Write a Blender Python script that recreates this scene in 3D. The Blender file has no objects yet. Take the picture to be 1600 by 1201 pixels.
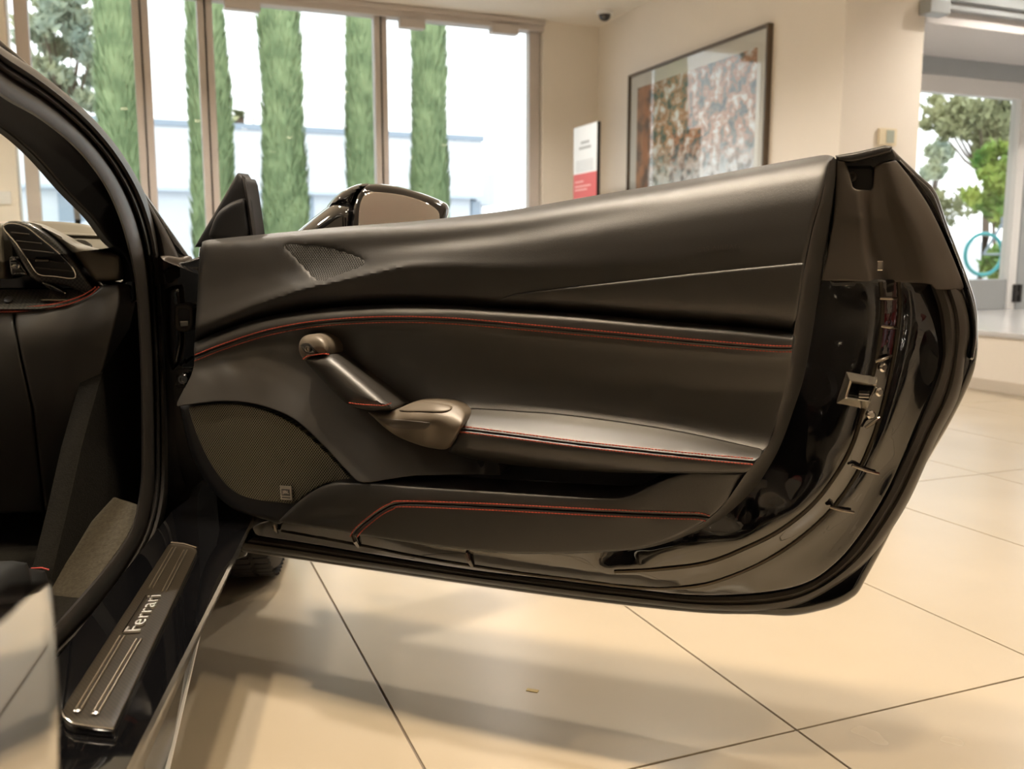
import bpy, bmesh, math, random
import numpy as np
from mathutils import Vector, Matrix
from mathutils.geometry import delaunay_2d_cdt
random.seed(7); RNG = np.random.default_rng(7)
SC = bpy.context.scene
COL = SC.collection
rad = math.radians

# ------------------------------------------------------------------ camera, world, exposure
F, CX, CY, PITCH, CAMH = 1424.0, 800.0, 600.5, rad(7.9), 0.787
cp, sp = math.cos(PITCH), math.sin(PITCH)
cam_d = bpy.data.cameras.new('camera'); cam = bpy.data.objects.new('camera', cam_d); COL.objects.link(cam)
cam.location = (0, 0, CAMH); cam.rotation_euler = (rad(90) - PITCH, 0, 0)
cam_d.sensor_width = 36; cam_d.lens = 36 * F / 1600; cam_d.clip_start = 0.02; cam_d.clip_end = 400
cam_d.dof.use_dof = True; cam_d.dof.focus_distance = 1.45; cam_d.dof.aperture_fstop = 5.6
SC.camera = cam
world = bpy.data.worlds.new('overcast_sky'); SC.world = world; world.use_nodes = True
wn = world.node_tree.nodes; wl = world.node_tree.links
bg = wn['Background']
wtc = wn.new('ShaderNodeTexCoord'); wsep = wn.new('ShaderNodeSeparateXYZ'); wramp = wn.new('ShaderNodeValToRGB')
wl.new(wtc.outputs['Generated'], wsep.inputs[0]); wl.new(wsep.outputs['Z'], wramp.inputs[0]); wl.new(wramp.outputs[0], bg.inputs[0])
wramp.color_ramp.elements[0].position = 0.0; wramp.color_ramp.elements[0].color = (0.97, 0.985, 1.0, 1)
wramp.color_ramp.elements[1].position = 0.6; wramp.color_ramp.elements[1].color = (0.90, 0.95, 1.0, 1)
bg.inputs[1].default_value = 2.25
SC.view_settings.view_transform = 'Standard'; SC.view_settings.look = 'None'
SC.view_settings.exposure = 0.18; SC.view_settings.gamma = 1.0; SC.view_settings.use_curve_mapping = False
SC.cycles.use_denoising = True
SC.cycles.max_bounces = 10; SC.cycles.transparent_max_bounces = 16; SC.cycles.sample_clamp_indirect = 6.0

LAMP_POWER = 185.0
ADDED_ACCENT_POWER = 125.0

# ------------------------------------------------------------------ pixel -> place helpers
def rays(px, py):
    a = (np.asarray(px, float) - CX) / F; b = -(np.asarray(py, float) - CY) / F
    return np.stack([a, cp + b * sp, -sp + b * cp], -1)
class Plane:
    def __init__(s, point, normal):
        s.p = np.array(point, float); s.n = np.array(normal, float); s.n /= np.linalg.norm(s.n)
        s.t = np.cross([0, 0, 1.0], s.n)
        if np.linalg.norm(s.t) < 1e-6: s.t = np.array([1.0, 0, 0])
        s.t /= np.linalg.norm(s.t); s.b = np.cross(s.n, s.t)
    def at(s, px, py, off=0.0):
        d = rays(px, py); o = np.array([0, 0, CAMH])
        k = ((s.p - o) @ s.n + np.asarray(off, float)) / (d @ s.n)
        return o + d * k[..., None] if d.ndim > 1 else o + d * k
    def uv(s, P): q = P - s.p; return np.stack([q @ s.t, q @ s.b], -1)
def flat(z): return Plane((0, 0, z), (0, 0, 1))
def cr(pts, n=8, closed=False):
    """Catmull-Rom through points (any dimension)"""
    P = np.array(pts, float); N = len(P)
    if N < 3 and not closed: return P
    out = []
    for i in range(N if closed else N - 1):
        p1, p2 = P[i], P[(i + 1) % N]
        p0 = P[i - 1] if (closed or i > 0) else 2 * p1 - p2
        p3 = P[(i + 2) % N] if (closed or i + 2 < N) else 2 * p2 - p1
        for k in range(n):
            t = k / n
            out.append(0.5 * ((2 * p1) + (p2 - p0) * t + (2 * p0 - 5 * p1 + 4 * p2 - p3) * t * t + (3 * p1 - p0 - 3 * p2 + p3) * t ** 3))
    if not closed: out.append(P[-1])
    return np.array(out)
def resample(P, step=None, n=None, closed=False):
    P = np.array(P, float)
    if closed: P = np.vstack([P, P[:1]])
    seg = np.linalg.norm(np.diff(P, axis=0), axis=1); keep = np.r_[True, seg > 1e-9]; P = P[keep]
    L = np.r_[0, np.cumsum(np.linalg.norm(np.diff(P, axis=0), axis=1))]
    if n is None: n = max(3, int(round(L[-1] / step)) + 1)
    t = np.linspace(0, L[-1], n)
    R = np.stack([np.interp(t, L, P[:, k]) for k in range(P.shape[1])], -1)
    return R[:-1] if closed else R
def tps(centres, lam=1e-5):
    """thin plate spline through (x, y, millimetres), answers metres"""
    C = np.array(centres, float); X = C[:, :2] / 1000.0; v = C[:, 2] / 1000.0
    X, idx = np.unique(np.round(X, 4), axis=0, return_index=True); v = v[idx]; n = len(X)
    def U(r2): return np.where(r2 > 1e-14, r2 * np.log(r2 + 1e-20), 0)
    K = U(((X[:, None] - X[None]) ** 2).sum(-1)) + lam * np.eye(n)
    Pm = np.c_[np.ones(n), X]; A = np.block([[K, Pm], [Pm.T, np.zeros((3, 3))]])
    w = np.linalg.solve(A, np.r_[v, 0, 0, 0])
    def f(x, y):
        Q = np.stack([np.asarray(x, float), np.asarray(y, float)], -1) / 1000.0; out = w[n] + Q @ w[n + 1:]
        for i in range(0, len(Q), 3000): out[i:i + 3000] += U(((Q[i:i + 3000, None] - X[None]) ** 2).sum(-1)) @ w[:n]
        return out
    return f
def guide(pts, off, dy=0, step=35, dx=0):
    P = resample(cr(pts, 8), step=step)
    o = np.interp(np.linspace(0, 1, len(P)), np.linspace(0, 1, len(off)), off) if hasattr(off, '__len__') else np.full(len(P), off)
    return [(p[0] + dx, p[1] + dy, q) for p, q in zip(P, o)]

def rows_fn(rows):
    """relief from rows running along the door: (points, millimetres or list of them, dy) from top to bottom; shape-preserving between rows"""
    X, Yr, Or = [], [], []
    for pts, off, dy in rows:
        P = cr(pts, 8); L = np.r_[0, np.cumsum(np.linalg.norm(np.diff(P, axis=0), axis=1))]; o = np.interp(L / L[-1], np.linspace(0, 1, len(off)), off) if hasattr(off, '__len__') else np.full(len(P), off)
        i = np.argsort(P[:, 0], kind='stable'); X.append(P[i, 0]); Yr.append(P[i, 1] + dy); Or.append(o[i] / 1000.0)
    def f(x, y):
        x = np.asarray(x, float); y = np.asarray(y, float); K = len(X)
        Y = np.stack([np.interp(x, X[k], Yr[k]) for k in range(K)]); O = np.stack([np.interp(x, X[k], Or[k]) for k in range(K)])
        for k in range(1, K): Y[k] = np.maximum(Y[k], Y[k - 1] + 1.0)
        h = np.diff(Y, axis=0); d = np.diff(O, axis=0) / h; m = np.empty_like(Y); m[0] = d[0]; m[-1] = d[-1]
        w1 = 2 * h[1:] + h[:-1]; w2 = h[1:] + 2 * h[:-1]; same = d[:-1] * d[1:] > 1e-14
        m[1:-1] = np.where(same, (w1 + w2) / (w1 / np.where(same, d[:-1], 1) + w2 / np.where(same, d[1:], 1)), 0)
        k = np.clip((Y <= y).sum(0) - 1, 0, K - 2); j = np.arange(len(x)); hh_ = h[k, j]; t = np.clip((y - Y[k, j]) / hh_, 0, 1); t2 = t * t; t3 = t2 * t
        return (2 * t3 - 3 * t2 + 1) * O[k, j] + (t3 - 2 * t2 + t) * hh_ * m[k, j] + (3 * t2 - 2 * t3) * O[k + 1, j] + (t3 - t2) * hh_ * m[k + 1, j]
    return f
def blend(f, g, x0, x1):
    def q(x, y):
        w = np.clip((np.asarray(x, float) - x0) / (x1 - x0), 0, 1); w = w * w * (3 - 2 * w); return f(x, y) * (1 - w) + g(x, y) * w
    return q

# ------------------------------------------------------------------ object helpers
ORG = {}
def org(o): return np.array(ORG.get(o.name, (0, 0, 0))) if o else np.zeros(3)
def empty(name, loc, parent=None):
    o = bpy.data.objects.new(name, None); COL.objects.link(o); o.empty_display_size = 0.1
    o.location = Vector(np.array(loc) - org(parent)); o.parent = parent; ORG[o.name] = tuple(loc); return o
def tag(o, label=None, cat=None, group=None, kind=None):
    if label: o['label'] = label
    if cat: o['category'] = cat
    if group: o['group'] = group
    if kind: o['kind'] = kind
    return o
def mesh_obj(name, V, Fc, mat, parent=None, smooth=True, uv=None, sharp=38, origin=None):
    V = np.array(V, float)
    if parent is not None: o0 = org(parent)
    elif origin is not None: o0 = np.array(origin, float)
    else: o0 = np.array([V[:, 0].mean(), V[:, 1].mean(), V[:, 2].min()])
    me = bpy.data.meshes.new(name); me.from_pydata((V - o0).tolist(), [], [tuple(int(i) for i in f) for f in Fc]); me.update()
    if uv is not None:
        lay = me.uv_layers.new(name='UVMap'); vi = np.zeros(len(me.loops), int); me.loops.foreach_get('vertex_index', vi)
        lay.data.foreach_set('uv', np.asarray(uv, float)[vi].ravel())
    if smooth:
        me.shade_smooth(); me.set_sharp_from_angle(angle=rad(sharp))
    if mat: me.materials.append(mat)
    o = bpy.data.objects.new(name, me); COL.objects.link(o); o.parent = parent
    if parent is None: o.location = o0
    ORG[o.name] = tuple(o0); return o
class MB:
    def __init__(s): s.V = []; s.F = []; s.U = []
    def add(s, V, Fc):
        n = len(s.V); s.V.extend([tuple(v) for v in V]); s.F.extend([tuple(i + n for i in f) for f in Fc]); return s
    def box(s, c, ax, half):
        c = np.array(c, float); A = [np.array(a, float) for a in ax]
        V = [c + A[0] * half[0] * i + A[1] * half[1] * j + A[2] * half[2] * k for i in (-1, 1) for j in (-1, 1) for k in (-1, 1)]
        Fc = [(0, 1, 3, 2), (4, 6, 7, 5), (0, 4, 5, 1), (2, 3, 7, 6), (0, 2, 6, 4), (1, 5, 7, 3)]
        if np.dot(np.cross(A[0], A[1]), A[2]) < 0: Fc = [f[::-1] for f in Fc]
        return s.add(V, Fc)
    def grid(s, rows, closed=False):
        R = np.array(rows, float); m, n = R.shape[:2]; Fc = []
        for i in range(m - 1):
            for j in range(n if closed else n - 1):
                k = (j + 1) % n; Fc.append((i * n + j, i * n + k, (i + 1) * n + k, (i + 1) * n + j))
        return s.add(R.reshape(-1, 3), Fc)
    def tube(s, path, r, n=8, closed=False, ref=(0, 0, 1), sx=1.0):
        P = np.array(path, float); m = len(P); rr = np.full(m, r) if np.isscalar(r) else np.array(r); rows = []
        T = np.gradient(P, axis=0) if not closed else np.roll(P, -1, 0) - np.roll(P, 1, 0)
        for i in range(m):
            t = T[i] / (np.linalg.norm(T[i]) + 1e-12); a = np.cross(t, ref)
            if np.linalg.norm(a) < 1e-4: a = np.cross(t, (1, 0, 0.1))
            a /= np.linalg.norm(a); b = np.cross(a, t)
            rows.append([P[i] + rr[i] * (sx * math.cos(q) * a + math.sin(q) * b) for q in np.linspace(0, 2 * math.pi, n, endpoint=False)])
        if closed: rows.append(rows[0])
        s.grid(rows, True)
        if not closed:
            k = len(s.V); s.F.append(tuple(range(k - n, k))); s.F.append(tuple(range(k - n * m, k - n * m + n))[::-1])
        return s
    def lathe(s, c, axis, prof, n=24):
        """prof: (radius, height along axis)"""
        ax = np.array(axis, float); ax /= np.linalg.norm(ax); a = np.cross(ax, (0.3, 0.2, 1)); a /= np.linalg.norm(a); b = np.cross(ax, a)
        s.grid([[np.array(c) + ax * h + r * (math.cos(q) * a + math.sin(q) * b) for q in np.linspace(0, 2 * math.pi, n, endpoint=False)] for r, h in prof], True)
        return s
    def build(s, name, mat, parent=None, smooth=True, sharp=38, bevel=0, fix=True, origin=None):
        o = mesh_obj(name, s.V, s.F, mat, parent, smooth, sharp=sharp, origin=origin)
        bm = bmesh.new(); bm.from_mesh(o.data)
        if bevel: bmesh.ops.bevel(bm, geom=bm.edges[:], offset=bevel, segments=2, affect='EDGES', profile=0.6)
        if fix: bmesh.ops.recalc_face_normals(bm, faces=bm.faces[:])
        bm.to_mesh(o.data); bm.free()
        if smooth: o.data.shade_smooth(); o.data.set_sharp_from_angle(angle=rad(sharp))
        return o
def seg_dist(Q, B):
    A = B; D = np.roll(B, -1, 0) - A; out = np.empty(len(Q)); l2 = (D ** 2).sum(1) + 1e-12
    for i in range(0, len(Q), 2000):
        q = Q[i:i + 2000, None] - A[None]; t = np.clip((q * D).sum(-1) / l2, 0, 1)
        out[i:i + 2000] = np.sqrt(((q - t[..., None] * D) ** 2).sum(-1)).min(1)
    return out
def inside(Q, B):
    x, y = Q[:, 0], Q[:, 1]; r = np.zeros(len(Q), bool); j = len(B) - 1
    for i in range(len(B)):
        xi, yi = B[i]; xj, yj = B[j]
        if yi != yj: r ^= ((yi > y) != (yj > y)) & (x < (xj - xi) * (y - yi) / (yj - yi) + xi)
        j = i
    return r
def field(name, outline, off, plane, mat, parent, step=7, r=4.0, d=0.004, back=-0.03, bstep=4.0, extra=None, sharp=38):
    """a moulded panel: outline in photo points, relief 'off' over a real plane, edges rounded by r (points) and d (metres), walls down to 'back'"""
    B = resample(outline, step=bstep, closed=True)
    if (B[:, 0] * np.roll(B[:, 1], -1) - np.roll(B[:, 0], -1) * B[:, 1]).sum() < 0: B = B[::-1]
    T = np.roll(B, -1, 0) - np.roll(B, 1, 0); T /= np.linalg.norm(T, axis=1)[:, None] + 1e-12
    Nn = np.stack([-T[:, 1], T[:, 0]], -1)
    pts = [B]
    fr = (0.1, 0.3, 0.6, 1.0) if r <= 10 else (0.04, 0.12, 0.22, 0.36, 0.52, 0.7, 0.88, 1.05)
    for f in fr:
        q = B + Nn * f * r; k = inside(q, B); q = q[k]
        if len(q): q = q[seg_dist(q, B) > 0.93 * f * r]
        if len(q): pts.append(q)
    x0, y0 = B.min(0); x1, y1 = B.max(0)
    gx, gy = np.meshgrid(np.arange(x0, x1, step), np.arange(y0, y1, step)); gx[1::2] += step / 2
    G = np.stack([gx.ravel(), gy.ravel()], -1); G = G[inside(G, B)]
    if len(G): G = G[seg_dist(G, B) > fr[-1] * r + 0.5 * step]
    if len(G): pts.append(G)
    A = np.vstack(pts); nb = len(B)
    vo, _, fo, ov, _, _ = delaunay_2d_cdt([Vector(p) for p in A], [(i, (i + 1) % nb) for i in range(nb)], [], 1, 1e-4, True)
    Q = np.array([(v.x, v.y) for v in vo]); mp = {}
    for i, l in enumerate(ov):
        for k in l:
            if k < nb: mp[k] = i
    D = seg_dist(Q, B); bi = np.array([mp[k] for k in range(nb)]); D[bi] = 0
    base = off(Q[:, 0], Q[:, 1]) if callable(off) else np.full(len(Q), float(off))
    if r > 0: tq = np.clip(1 - D / r, 0, 1); base = base - d * (1 - np.sqrt(np.clip(1 - tq ** 2, 0, 1)))
    if extra is not None: base = base + extra(Q[:, 0], Q[:, 1])
    P = plane.at(Q[:, 0], Q[:, 1], base)
    Fc = [tuple(f) for f in fo]; cen = np.array([Q[list(f)].mean(0) for f in Fc]); keep = inside(cen, B); Fc = [f for f, k_ in zip(Fc, keep) if k_]
    nrm = sum(np.cross(P[f[1]] - P[f[0]], P[f[2]] - P[f[0]]) for f in Fc)
    if nrm @ plane.n < 0: Fc = [f[::-1] for f in Fc]
    loop = bi
    n0 = len(P); bk = P[loop] + plane.n * (back - base[loop])[:, None]
    V = np.vstack([P, bk]); m = len(loop); W = []
    for i in range(m):
        j = (i + 1) % m; W.append((loop[i], loop[j], n0 + j, n0 + i))
    # orient walls consistently with the front faces: front face edge a->b must be reversed in the wall
    fe = set()
    for f in Fc:
        for i in range(len(f)): fe.add((f[i], f[(i + 1) % len(f)]))
    if (W[0][0], W[0][1]) in fe: W = [x[::-1] for x in W]; cap = tuple(n0 + i for i in range(m))[::-1]
    else: cap = tuple(n0 + i for i in range(m))
    Fc = Fc + W + [cap]
    return mesh_obj(name, V, Fc, mat, parent, True, uv=plane.uv(V), sharp=sharp)
def band(name, inner, outer, prof, plane, mat, parent, n=90, back=None):
    """strip between two photo curves; prof = list of (fraction, offset) across"""
    A = resample(cr(inner, 8), n=n); B = resample(cr(outer, 8), n=n); rows = []
    for f, o in prof:
        q = A + (B - A) * f
        oo = o if np.isscalar(o) else np.interp(np.linspace(0, 1, n), np.linspace(0, 1, len(o)), o)
        rows.append(plane.at(q[:, 0], q[:, 1], np.full(n, 0.0) + oo))
    if back is not None:
        rows = [rows[0] - plane.n * back] + rows + [rows[-1] - plane.n * back]
    return MB().grid(rows).build(name, mat, parent)
def stitches(curve, offf, plane, parent, pitch=5.2, ln=3.9, w=0.00075, lift=0.0006, mat=None, name='stitching'):
    P = resample(cr(curve, 10), step=pitch); mb = MB()
    for i in range(len(P) - 1):
        a = P[i]; b = a + (P[i + 1] - a) * (ln / pitch)
        oa = (offf(np.array([a[0], b[0]]), np.array([a[1], b[1]])) if callable(offf) else np.full(2, offf)) + lift
        q = plane.at(np.array([a[0], b[0]]), np.array([a[1], b[1]]), oa); t = q[1] - q[0]; L = np.linalg.norm(t); t /= L
        s = np.cross(plane.n, t); s /= np.linalg.norm(s); nn = np.cross(t, s)
        mb.box((q[0] + q[1]) / 2, (t, s, nn), (L / 2, w, 0.0006))
    return tag(mb.build(name, mat or M['thread'], parent, smooth=False), kind='stuff')
def text_mesh(txt, size=1.0, extrude=0.0, sp_=1.0):
    cu = bpy.data.curves.new('t', 'FONT'); cu.body = txt; cu.size = size; cu.extrude = extrude; cu.resolution_u = 3; cu.space_character = sp_
    o = bpy.data.objects.new('t', cu); COL.objects.link(o); dg = bpy.context.evaluated_depsgraph_get(); me = o.evaluated_get(dg).to_mesh()
    V = np.array([v.co[:] for v in me.vertices]); Fc = [tuple(p.vertices) for p in me.polygons]
    o.evaluated_get(dg).to_mesh_clear(); bpy.data.objects.remove(o); bpy.data.curves.remove(cu); return V, Fc
def lettering(name, txt, origin, ex, ey, width, height, depth, mat, parent, sp_=1.0, en=None):
    V, Fc = text_mesh(txt, 1.0, 0.05, sp_); mn = V.min(0); mx = V.max(0); ex = np.array(ex); ey = np.array(ey)
    en = np.cross(ex, ey) if en is None else np.array(en)
    q = (V - mn) / (mx - mn); W = np.array(origin) + q[:, :1] * width * ex + q[:, 1:2] * height * ey + q[:, 2:3] * depth * en
    return mesh_obj(name, W, Fc, mat, parent, False)

# ------------------------------------------------------------------ materials
M = {}
def nodes(name):
    m = bpy.data.materials.new(name); m.use_nodes = True; nt = m.node_tree; return m, nt.nodes, nt.links, nt.nodes['Principled BSDF']
def mat(name, col, rough=0.5, metal=0.0, spec=0.5, bump=0.0, bscale=200.0, var=0.0, vscale=8.0, coat=0.0, ior=1.5, emit=None, es=0.0, rvar=0.0, sheen=0.0):
    m, n, l, b = nodes(name)
    b.inputs['Base Color'].default_value = (*col, 1); b.inputs['Roughness'].default_value = rough; b.inputs['Metallic'].default_value = metal
    b.inputs['Specular IOR Level'].default_value = spec; b.inputs['IOR'].default_value = ior
    b.inputs['Coat Weight'].default_value = coat; b.inputs['Coat Roughness'].default_value = 0.03
    if sheen: b.inputs['Sheen Weight'].default_value = sheen
    if emit: b.inputs['Emission Color'].default_value = (*emit, 1); b.inputs['Emission Strength'].default_value = es
    tc = n.new('ShaderNodeTexCoord')
    if var or rvar:
        nz = n.new('ShaderNodeTexNoise'); nz.inputs['Scale'].default_value = vscale; nz.inputs['Detail'].default_value = 5; l.new(tc.outputs['Object'], nz.inputs['Vector'])
        if var:
            mx = n.new('ShaderNodeMix'); mx.data_type = 'RGBA'; l.new(nz.outputs['Fac'], mx.inputs[0])
            mx.inputs[6].default_value = (*[max(0, c * (1 - var)) for c in col], 1); mx.inputs[7].default_value = (*[min(1, c * (1 + var)) for c in col], 1)
            l.new(mx.outputs[2], b.inputs['Base Color'])
        if rvar:
            mr = n.new('ShaderNodeMapRange'); l.new(nz.outputs['Fac'], mr.inputs[0]); mr.inputs[3].default_value = rough - rvar; mr.inputs[4].default_value = rough + rvar; l.new(mr.outputs[0], b.inputs['Roughness'])
    if bump:
        nb = n.new('ShaderNodeTexNoise'); nb.inputs['Scale'].default_value = bscale; nb.inputs['Detail'].default_value = 3; l.new(tc.outputs['Object'], nb.inputs['Vector'])
        bp = n.new('ShaderNodeBump'); bp.inputs['Strength'].default_value = bump; bp.inputs['Distance'].default_value = 0.001; l.new(nb.outputs['Fac'], bp.inputs['Height']); l.new(bp.outputs[0], b.inputs['Normal'])
    M[name] = m; return m
mat('leather', (0.0085, 0.0073, 0.0064), 0.49, spec=0.95, bump=0.25, bscale=900, rvar=0.05, vscale=30)
mat('leather_lit', (0.016, 0.0135, 0.0108), 0.49, spec=1.0, bump=0.2, bscale=900)  # same black leather, with warm lamp sheen painted into a paler base
mat('plastic_satin', (0.125, 0.103, 0.078), 0.44, metal=0.15, spec=0.5, bump=0.05, bscale=1500)
mat('plastic_matte', (0.060, 0.050, 0.041), 0.5, spec=0.5, bump=0.12, bscale=700)
mat('plastic_dark', (0.012, 0.012, 0.013), 0.42, bump=0.1, bscale=900)
mat('rubber', (0.020, 0.018, 0.017), 0.42, spec=0.5, bump=0.15, bscale=500, var=0.2)
mat('rubber_seal', (0.036, 0.031, 0.026), 0.40, spec=0.55, bump=0.15, bscale=400, var=0.3, vscale=25)
mat('gloss_black', (0.003, 0.003, 0.0035), 0.04, spec=0.7, coat=1.0)
mat('gloss_paint', (0.0035, 0.0035, 0.004), 0.03, spec=0.8, coat=1.0, ior=1.6)
mat('chrome', (0.75, 0.72, 0.68), 0.12, metal=1.0)
mat('chrome_dark', (0.25, 0.22, 0.19), 0.15, metal=1.0)
mat('steel', (0.55, 0.53, 0.5), 0.3, metal=1.0)
mat('mirror_glass', (0.9, 0.9, 0.88), 0.0, metal=1.0)
mat('thread', (0.46, 0.075, 0.045), 0.6)
mat('thread_dark', (0.32, 0.04, 0.03), 0.6)
mat('carpet', (0.011, 0.010, 0.008), 0.95, spec=0.05, bump=1.0, bscale=350, var=0.6, vscale=160, sheen=0.03)
mat('carpet_lit', (0.045, 0.039, 0.028), 0.95, spec=0.05, bump=1.0, bscale=350, var=0.6, vscale=160, sheen=0.1)  # same carpet, painted paler where the sill slope faces up into the light
mat('seat_leather', (0.006, 0.006, 0.006), 0.5, spec=0.3, bump=0.2, bscale=900)
mat('wall_paint', (0.82, 0.765, 0.69), 0.7, spec=0.3, bump=0.04, bscale=120, var=0.015)
mat('ceiling_paint', (0.82, 0.78, 0.72), 0.8, spec=0.2, bump=0.03, bscale=90)
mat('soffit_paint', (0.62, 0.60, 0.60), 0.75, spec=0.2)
mat('frame_metal', (0.56, 0.51, 0.48), 0.4, var=0.04)
mat('frame_grey', (0.40, 0.43, 0.45), 0.4, metal=0.3, var=0.04)
mat('frame_white', (0.80, 0.80, 0.80), 0.4)
mat('grout', (0.16, 0.13, 0.10), 0.8)
mat('tyre', (0.022, 0.020, 0.018), 0.7, bump=0.2, bscale=300)
mat('white_plate', (0.82, 0.80, 0.76), 0.3)
mat('ivory', (0.75, 0.66, 0.48), 0.45)
mat('camera_dome', (0.01, 0.011, 0.014), 0.08, coat=1.0)
mat('sign_white', (0.80, 0.83, 0.86), 0.35, var=0.01)
mat('sign_red', (0.62, 0.10, 0.10), 0.35, var=0.03)
mat('sign_ink', (0.42, 0.44, 0.46), 0.6)
mat('sign_pale', (0.85, 0.5, 0.48), 0.6)
mat('mat_board', (0.70, 0.66, 0.62), 0.6)
mat('frame_brown', (0.10, 0.07, 0.045), 0.35, var=0.2)
mat('cladding', (0.84, 0.86, 0.89), 0.6, var=0.04, vscale=1.5)
mat('cladding_dark', (0.35, 0.42, 0.50), 0.6)
mat('asphalt', (0.40, 0.41, 0.42), 0.9, var=0.1, vscale=2)
mat('bark', (0.14, 0.10, 0.07), 0.9, bump=0.6, bscale=20, var=0.3)
mat('teal', (0.05, 0.45, 0.48), 0.4, var=0.05)
mat('car_white', (0.80, 0.82, 0.85), 0.25, coat=0.5)
mat('car_red', (0.14, 0.005, 0.006), 0.15, coat=1.0)
mat('window_dark', (0.03, 0.035, 0.04), 0.05, coat=1.0)
mat('lamp_lens', (1, 0.9, 0.75), 0.5, emit=(1.0, 0.80, 0.55), es=18.0)
def leaf_mat(name, c1, c2, scale=1.2):
    m, n, l, b = nodes(name); b.inputs['Roughness'].default_value = 0.65; b.inputs['Specular IOR Level'].default_value = 0.25
    tc = n.new('ShaderNodeTexCoord'); nz = n.new('ShaderNodeTexNoise'); nz.inputs['Scale'].default_value = scale; nz.inputs['Detail'].default_value = 6
    l.new(tc.outputs['Object'], nz.inputs['Vector']); rp = n.new('ShaderNodeValToRGB'); l.new(nz.outputs['Fac'], rp.inputs[0])
    rp.color_ramp.elements[0].position = 0.35; rp.color_ramp.elements[0].color = (*c1, 1); rp.color_ramp.elements[1].position = 0.65; rp.color_ramp.elements[1].color = (*c2, 1)
    l.new(rp.outputs[0], b.inputs['Base Color']); M[name] = m
leaf_mat('cypress', (0.20, 0.29, 0.14), (0.38, 0.49, 0.25), 3.5)
leaf_mat('oak', (0.15, 0.18, 0.09), (0.42, 0.42, 0.22), 1.0)
leaf_mat('shrub', (0.10, 0.25, 0.05), (0.42, 0.48, 0.10), 1.5)
leaf_mat('bluegreen', (0.30, 0.38, 0.32), (0.52, 0.54, 0.34), 1.5)
def glass_mat(name, tint=(1, 1, 1)):
    m = bpy.data.materials.new(name); m.use_nodes = True; nt = m.node_tree; n = nt.nodes; l = nt.links; n.clear()
    o = n.new('ShaderNodeOutputMaterial'); mx = n.new('ShaderNodeMixShader'); tr = n.new('ShaderNodeBsdfTransparent'); gl = n.new('ShaderNodeBsdfGlossy'); fr = n.new('ShaderNodeFresnel')
    tr.inputs[0].default_value = (*tint, 1); gl.inputs['Roughness'].default_value = 0.0; 
    ge = n.new('ShaderNodeNewGeometry'); io = n.new('ShaderNodeMapRange'); l.new(ge.outputs['Backfacing'], io.inputs[0]); io.inputs[3].default_value = 1.5; io.inputs[4].default_value = 1 / 1.5; l.new(io.outputs[0], fr.inputs[0])
    l.new(fr.outputs[0], mx.inputs[0]); l.new(tr.outputs[0], mx.inputs[1]); l.new(gl.outputs[0], mx.inputs[2]); l.new(mx.outputs[0], o.inputs[0]); M[name] = m
glass_mat('pane_glass', (0.97, 0.985, 0.98)); glass_mat('windscreen', (0.93, 0.96, 0.93))
def tile_mat():
    m, n, l, b = nodes('porcelain'); tc = n.new('ShaderNodeTexCoord'); oi = n.new('ShaderNodeObjectInfo')
    ad = n.new('ShaderNodeVectorMath'); ad.operation = 'ADD'; l.new(tc.outputs['Object'], ad.inputs[0]); l.new(oi.outputs['Location'], ad.inputs[1])
    n1 = n.new('ShaderNodeTexNoise'); n1.inputs['Scale'].default_value = 2.2; n1.inputs['Detail'].default_value = 4; n1.inputs['Roughness'].default_value = 0.5; l.new(ad.outputs[0], n1.inputs['Vector'])
    rp = n.new('ShaderNodeValToRGB'); l.new(n1.outputs['Fac'], rp.inputs[0])
    rp.color_ramp.elements[0].position = 0.3; rp.color_ramp.elements[0].color = (0.385, 0.325, 0.24, 1); rp.color_ramp.elements[1].position = 0.75; rp.color_ramp.elements[1].color = (0.425, 0.36, 0.27, 1)
    l.new(rp.outputs[0], b.inputs['Base Color'])
    mr = n.new('ShaderNodeMapRange'); l.new(n1.outputs['Fac'], mr.inputs[0]); mr.inputs[3].default_value = 0.24; mr.inputs[4].default_value = 0.29; l.new(mr.outputs[0], b.inputs['Roughness'])
    b.inputs['Specular IOR Level'].default_value = 0.5; M['tile'] = m
tile_mat()
mat('dash_leather_lit', (.13, .112, .085), .5, bump=.2, bscale=900)  # black leather; the tan is windscreen daylight sheen put into the colour
mat('skirt_paint', (.006, .007, .009), .12, spec=.25, ior=1.35)
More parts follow.
